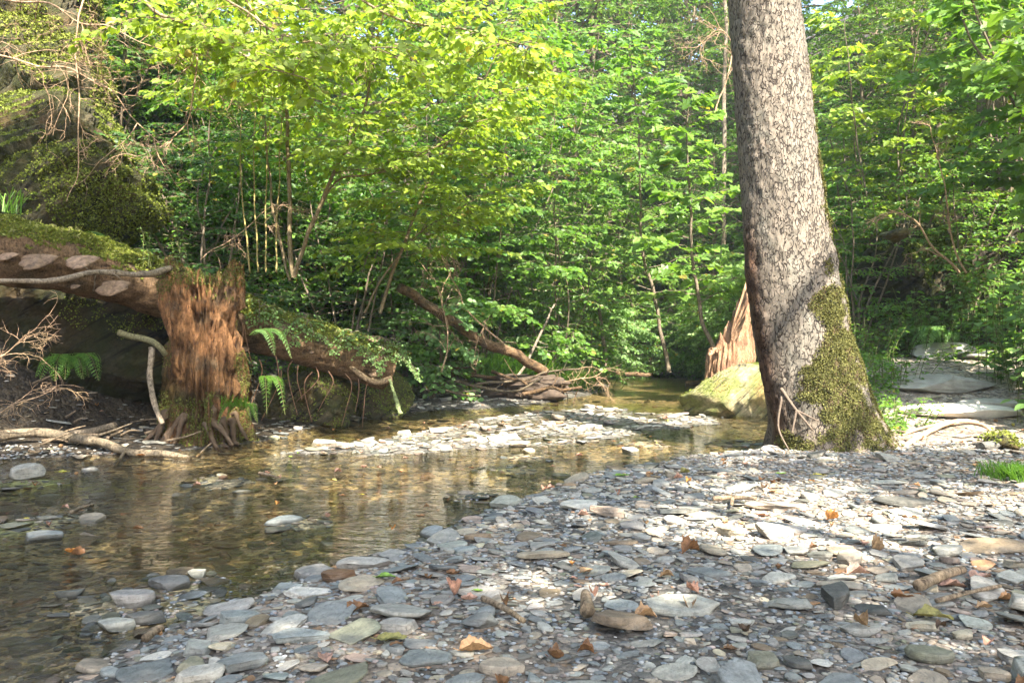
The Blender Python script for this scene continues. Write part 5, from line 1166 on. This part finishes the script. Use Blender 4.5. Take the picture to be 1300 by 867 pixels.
NL = [(1057, 663, .095, .5, 'orange', 1.2, 'orange brown leaf standing on its edge in the sunlit shingle'), (1115, 700, .075, .2, 'tan', 2.2, 'tightly coiled tan leaf on the open shingle'),
      (578, 757, .09, 1.2, 'pinkish', 2.0, 'pinkish brown rolled leaf lying among the grey slates'), (1185, 788, .15, -.35, 'olive', .25, 'long flat olive leaf beside the cream pebble'),
      (1150, 762, .13, -.1, 'brown', .8, 'folded brown leaf behind the long olive leaf'), (790, 607, .13, .1, 'green', .3, 'dark green leaf lying on the shaded blue slates'),
      (877, 706, .12, .5, 'brown', .9, 'crumpled brown leaf on bare soil above the long pale slab'), (875, 775, .08, 1.2, 'tan', 1.2, 'curled tan leaf at the upper right of the long pale slab'),
      (745, 730, .09, .7, 'tan', .5, 'tan maple like leaf left of the dark soil'), (1040, 604, .12, .1, 'yellow', .5, 'yellow green leaf in front of the trunk foot'), (992, 601, .09, .3, 'green', .2, 'round pale green leaf in front of the trunk'),
      (497, 815, .12, .2, 'olive', .3, 'olive leaf lying on the big slate below the round disc'), (640, 770, .07, 1.8, 'brown', 1.6, 'brown curled leaf on pale slates near the bottom centre'), (596, 765, .08, .4, 'pinkish', .7, 'pinkish leaf touching the rolled leaf'),
      (575, 733, .07, .2, 'brown', .6, 'small brown leaf above the rolled pink leaf'), (490, 737, .10, .1, 'green', .3, 'pale green leaf at the water edge below the large flat stone'), (808, 633, .05, .3, 'green', .3, 'tiny bright green leaf in the sunlit shingle centre'),
      (1245, 735, .13, .3, 'pinkish', .8, 'large pinkish leaf near the right frame edge'), (1210, 745, .12, -.2, 'pinkish', .7, 'pinkish leaf left of the large pinkish one at the right'), (1090, 735, .12, .1, 'pinkish', .5, 'flat pinkish leaf below the coiled tan leaf'),
      (970, 655, .10, .1, 'pinkish', .4, 'pinkish leaf left of the standing orange leaf'), (1000, 660, .09, .5, 'pinkish', .9, 'pale pink curled leaf beside the standing orange leaf'), (700, 620, .08, .1, 'pinkish', .7, 'pinkish leaf at the edge of the shadow band'),
      (820, 785, .10, .2, 'tan', .7, 'tan leaf hugging the foot of the long pale slab'), (970, 620, .08, .9, 'dark brown', 1., 'dark brown leaf in the strip of shade'), (870, 600, .10, .2, 'olive', 1.1, 'olive curled leaf in the shadow band'),
      (460, 628, .05, .2, 'yellow', .3, 'yellow green leaf floating in mid stream'), (545, 735, .06, 1.5, 'brown', 1., 'brown leaf between slates left of the pink leaf'), (80, 600, .12, .1, 'yellow', .3, 'long yellow leaf floating at the left'), (180, 578, .10, .1, 'orange', .4, 'orange leaf at the edge under the pale branch'),
      (455, 775, .12, .9, 'brown', .6, 'brown leaf pressed between the near grey slates'), (605, 830, .13, .2, 'tan', .8, 'tan leaf at the bottom centre of the shingle'), (1250, 775, .08, .3, 'tan', 1., 'tan curled leaf above the egg shaped pebble')]
LEAVES = []
for k, (px, py, L, rz, cn, cu, lab) in enumerate(NL):
    L *= .6; p = on_ground(px, py); p[2] = rest_z(p[0], p[1]) + .002; o = dead_leaf(p, L, rz, LC[cn], 900 + k, cu, 'fallen_leaf' if cn in ('green', 'yellow') else 'dead_leaf'); o['label'] = lab; LEAVES.append([o, px, py, cn, L / p[1], 0, False])
rng = np.random.RandomState(66); cnt = 0
while cnt < 190:
    d = 1.5 + 6.5 * rng.rand(); x = (rng.rand() * 1.34 - .67) * d; sdv = poly_sd(np.array([x]), np.array([d]), WATER)[0]; h = hz(x, d)
    if h > .3: continue
    if sdv < 0 and rng.rand() < .45: continue
    if x < -.2 and d < 3.2 and rng.rand() < .5: continue
    if abs(x - 2.2) < .5 and d > 5.0: continue
    cn = ['brown', 'tan', 'pinkish', 'orange', 'dark brown', 'yellow', 'olive', 'green'][rng.choice(8, p=[.26, .22, .24, .08, .08, .05, .04, .03])]
    L = rng.uniform(.022, .05); z = rest_z(x, d) + .001; o = dead_leaf((x, d, z), L, rng.rand() * 6.28, LC[cn], 2000 + cnt, rng.uniform(.2, 1.5), 'fallen_leaf' if cn in ('green', 'yellow') else 'dead_leaf')
    LEAVES.append([o, 650 + x / d * 1000, 433 + (EYE - z) / d * 1000, cn, L / d, 0, sdv < 0]); cnt += 1
for o, *_ in LEAVES: o['category'] = 'leaf'; o['group'] = 'fallen leaves on the shingle and the water'

# ------------------------------------------------------------------ labels that single out each stone and leaf
LM = [('long pale slab', 868, 768), ('brown cobble', 968, 840), ('cream pebble', 1170, 798), ('round grey disc stone', 507, 797), ('rusty wedge stone', 430, 735), ('rolled pink leaf', 578, 757), ('coiled tan leaf', 1115, 700), ('standing orange leaf', 1057, 663),
      ('dark green leaf', 790, 607), ('long olive leaf', 1185, 788), ('driftwood stub', 745, 778), ('trunk foot', 1045, 580), ('near shallows rock cluster', 180, 765), ('blue wet rock at the left', 52, 682), ('pale boulder in the left shallows', 35, 608), ('pale triangular rock', 408, 562),
      ('lone orange rock', 540, 600), ('round cream cobble', 671, 573), ('black slab mid stream', 215, 697), ('grass tuft at the right', 1285, 605), ('crumpled brown leaf', 877, 706), ('mossy boulder', 940, 515), ('yellow green leaf', 1040, 604), ('left tip of the shoal', 430, 575), ('dark cobble beside the stub', 610, 795),
      ('path root', 1190, 560), ('bottom right corner', 1295, 860), ('bottom left corner', 5, 860), ('pink leaves at the right', 1235, 740), ('rotten stump', 270, 560), ('large grey flat stone', 462, 720)]
ORD = ['', 'second ', 'third ', 'fourth ', 'fifth ', 'sixth ', 'seventh ', 'eighth ', 'ninth ', 'tenth ', 'eleventh ', 'twelfth ', 'thirteenth ', 'fourteenth ', 'fifteenth ']
def auto_labels(items, noun):
    buck = {}
    for it in items:
        o, px, py, cn = it[:4]
        if 'label' in o: continue
        ds = [((px - a) ** 2 + ((py - b) * 1.8) ** 2, n_, a, b) for n_, a, b in LM]; dist, nm, a, b = min(ds)
        dx, dy = px - a, (py - b) * 1.8
        if abs(dx) > abs(dy): rel = 'right of' if dx > 0 else 'left of'
        else: rel = 'in front of' if dy > 0 else 'beyond'
        shp = noun(it); buck.setdefault((cn, shp, rel, nm), []).append((dist, o))
    for (cn, shp, rel, nm), L in buck.items():
        L.sort(key=lambda q: q[0])
        for k, (_, o) in enumerate(L):
            art = '' if 'corner' in nm else ''
            o['label'] = f"{cn} {shp}, {ORD[min(k, 14)]}nearest on the side {rel} the {nm}" if False else f"{cn} {shp}, {ORD[min(k, 14)]}closest {rel} the {nm}".replace('leaf on the water', 'floating leaf')
auto_labels(HERO_OBJ, lambda it: ('wet ' if it[6] else '') + ('flat slate' if it[5] < .25 else 'rounded stone'))
auto_labels(LEAVES, lambda it: 'leaf on the water' if it[6] else 'fallen leaf')

# ------------------------------------------------------------------ camera, sky and sun
cam = bpy.data.cameras.new('camera'); co = bpy.data.objects.new('camera', cam); C.objects.link(co)
co.location = (0, 0, EYE); co.rotation_euler = (PI / 2, 0, 0); cam.sensor_width = 36; cam.lens = 36 * 1000 / 1300; cam.clip_start = .05; cam.clip_end = 600
sc = bpy.context.scene; sc.camera = co
sun = bpy.data.lights.new('sun', 'SUN'); so = bpy.data.objects.new('sun', sun); C.objects.link(so)
sun.energy = 5; sun.angle = math.radians(.5); sun.color = (1, .95, .87); so.rotation_euler = Vector(SUN.tolist()).to_track_quat('Z', 'Y').to_euler()
w = bpy.data.worlds.new('World'); sc.world = w; w.use_nodes = True; nt = w.node_tree
sky = nt.nodes.new('ShaderNodeTexSky'); sky.sky_type = 'NISHITA'; sky.sun_disc = False; sky.sun_elevation = math.asin(SUN[2]); sky.sun_rotation = math.atan2(SUN[0], SUN[1]); sky.air_density = 1.; sky.dust_density = 1.5
bg = nt.nodes['Background']; nt.links.new(sky.outputs[0], bg.inputs[0]); bg.inputs[1].default_value = .15
vs = sc.view_settings; vs.view_transform = 'Standard'; vs.look = 'None'; vs.gamma = 1; vs.use_curve_mapping = False; vs.exposure = 2.42
xs = [-95, 95]; ys = [-65, 115]; z0 = float(GZ.min()) - 1; z1 = float(max(max((o.matrix_world @ Vector(c)).z for c in o.bound_box) for o in bpy.data.objects if o.type == 'MESH')) + 2 if False else 32
bmh = bmesh.new(); bmesh.ops.create_cube(bmh, size=1); meh = bpy.data.meshes.new('haze'); bmh.to_mesh(meh); bmh.free(); hzo = bpy.data.objects.new('haze', meh); C.objects.link(hzo)
hzo.location = (0, 25, (z0 + z1) / 2); hzo.scale = (190, 182, z1 - z0); tag(hzo, kind='stuff')
hm, hn = newmat('haze'); pv = hn.nodes.new('ShaderNodeVolumePrincipled'); pv.inputs['Color'].default_value = (.86, .95, 1, 1); pv.inputs['Density'].default_value = .0016; pv.inputs['Anisotropy'].default_value = .2
hn.links.new(pv.outputs[0], hn.nodes.new('ShaderNodeOutputMaterial').inputs['Volume']); meh.materials.append(hm)
cy = sc.cycles; cy.use_denoising = True; cy.max_bounces = 7; cy.diffuse_bounces = 4; cy.glossy_bounces = 2; cy.transmission_bounces = 4; cy.transparent_max_bounces = 8
cy.use_adaptive_sampling = True; cy.adaptive_threshold = .02; cy.sample_clamp_indirect = 6; cy.caustics_reflective = False; cy.caustics_refractive = False
print('verts', sum(len(m.vertices) for m in bpy.data.meshes))
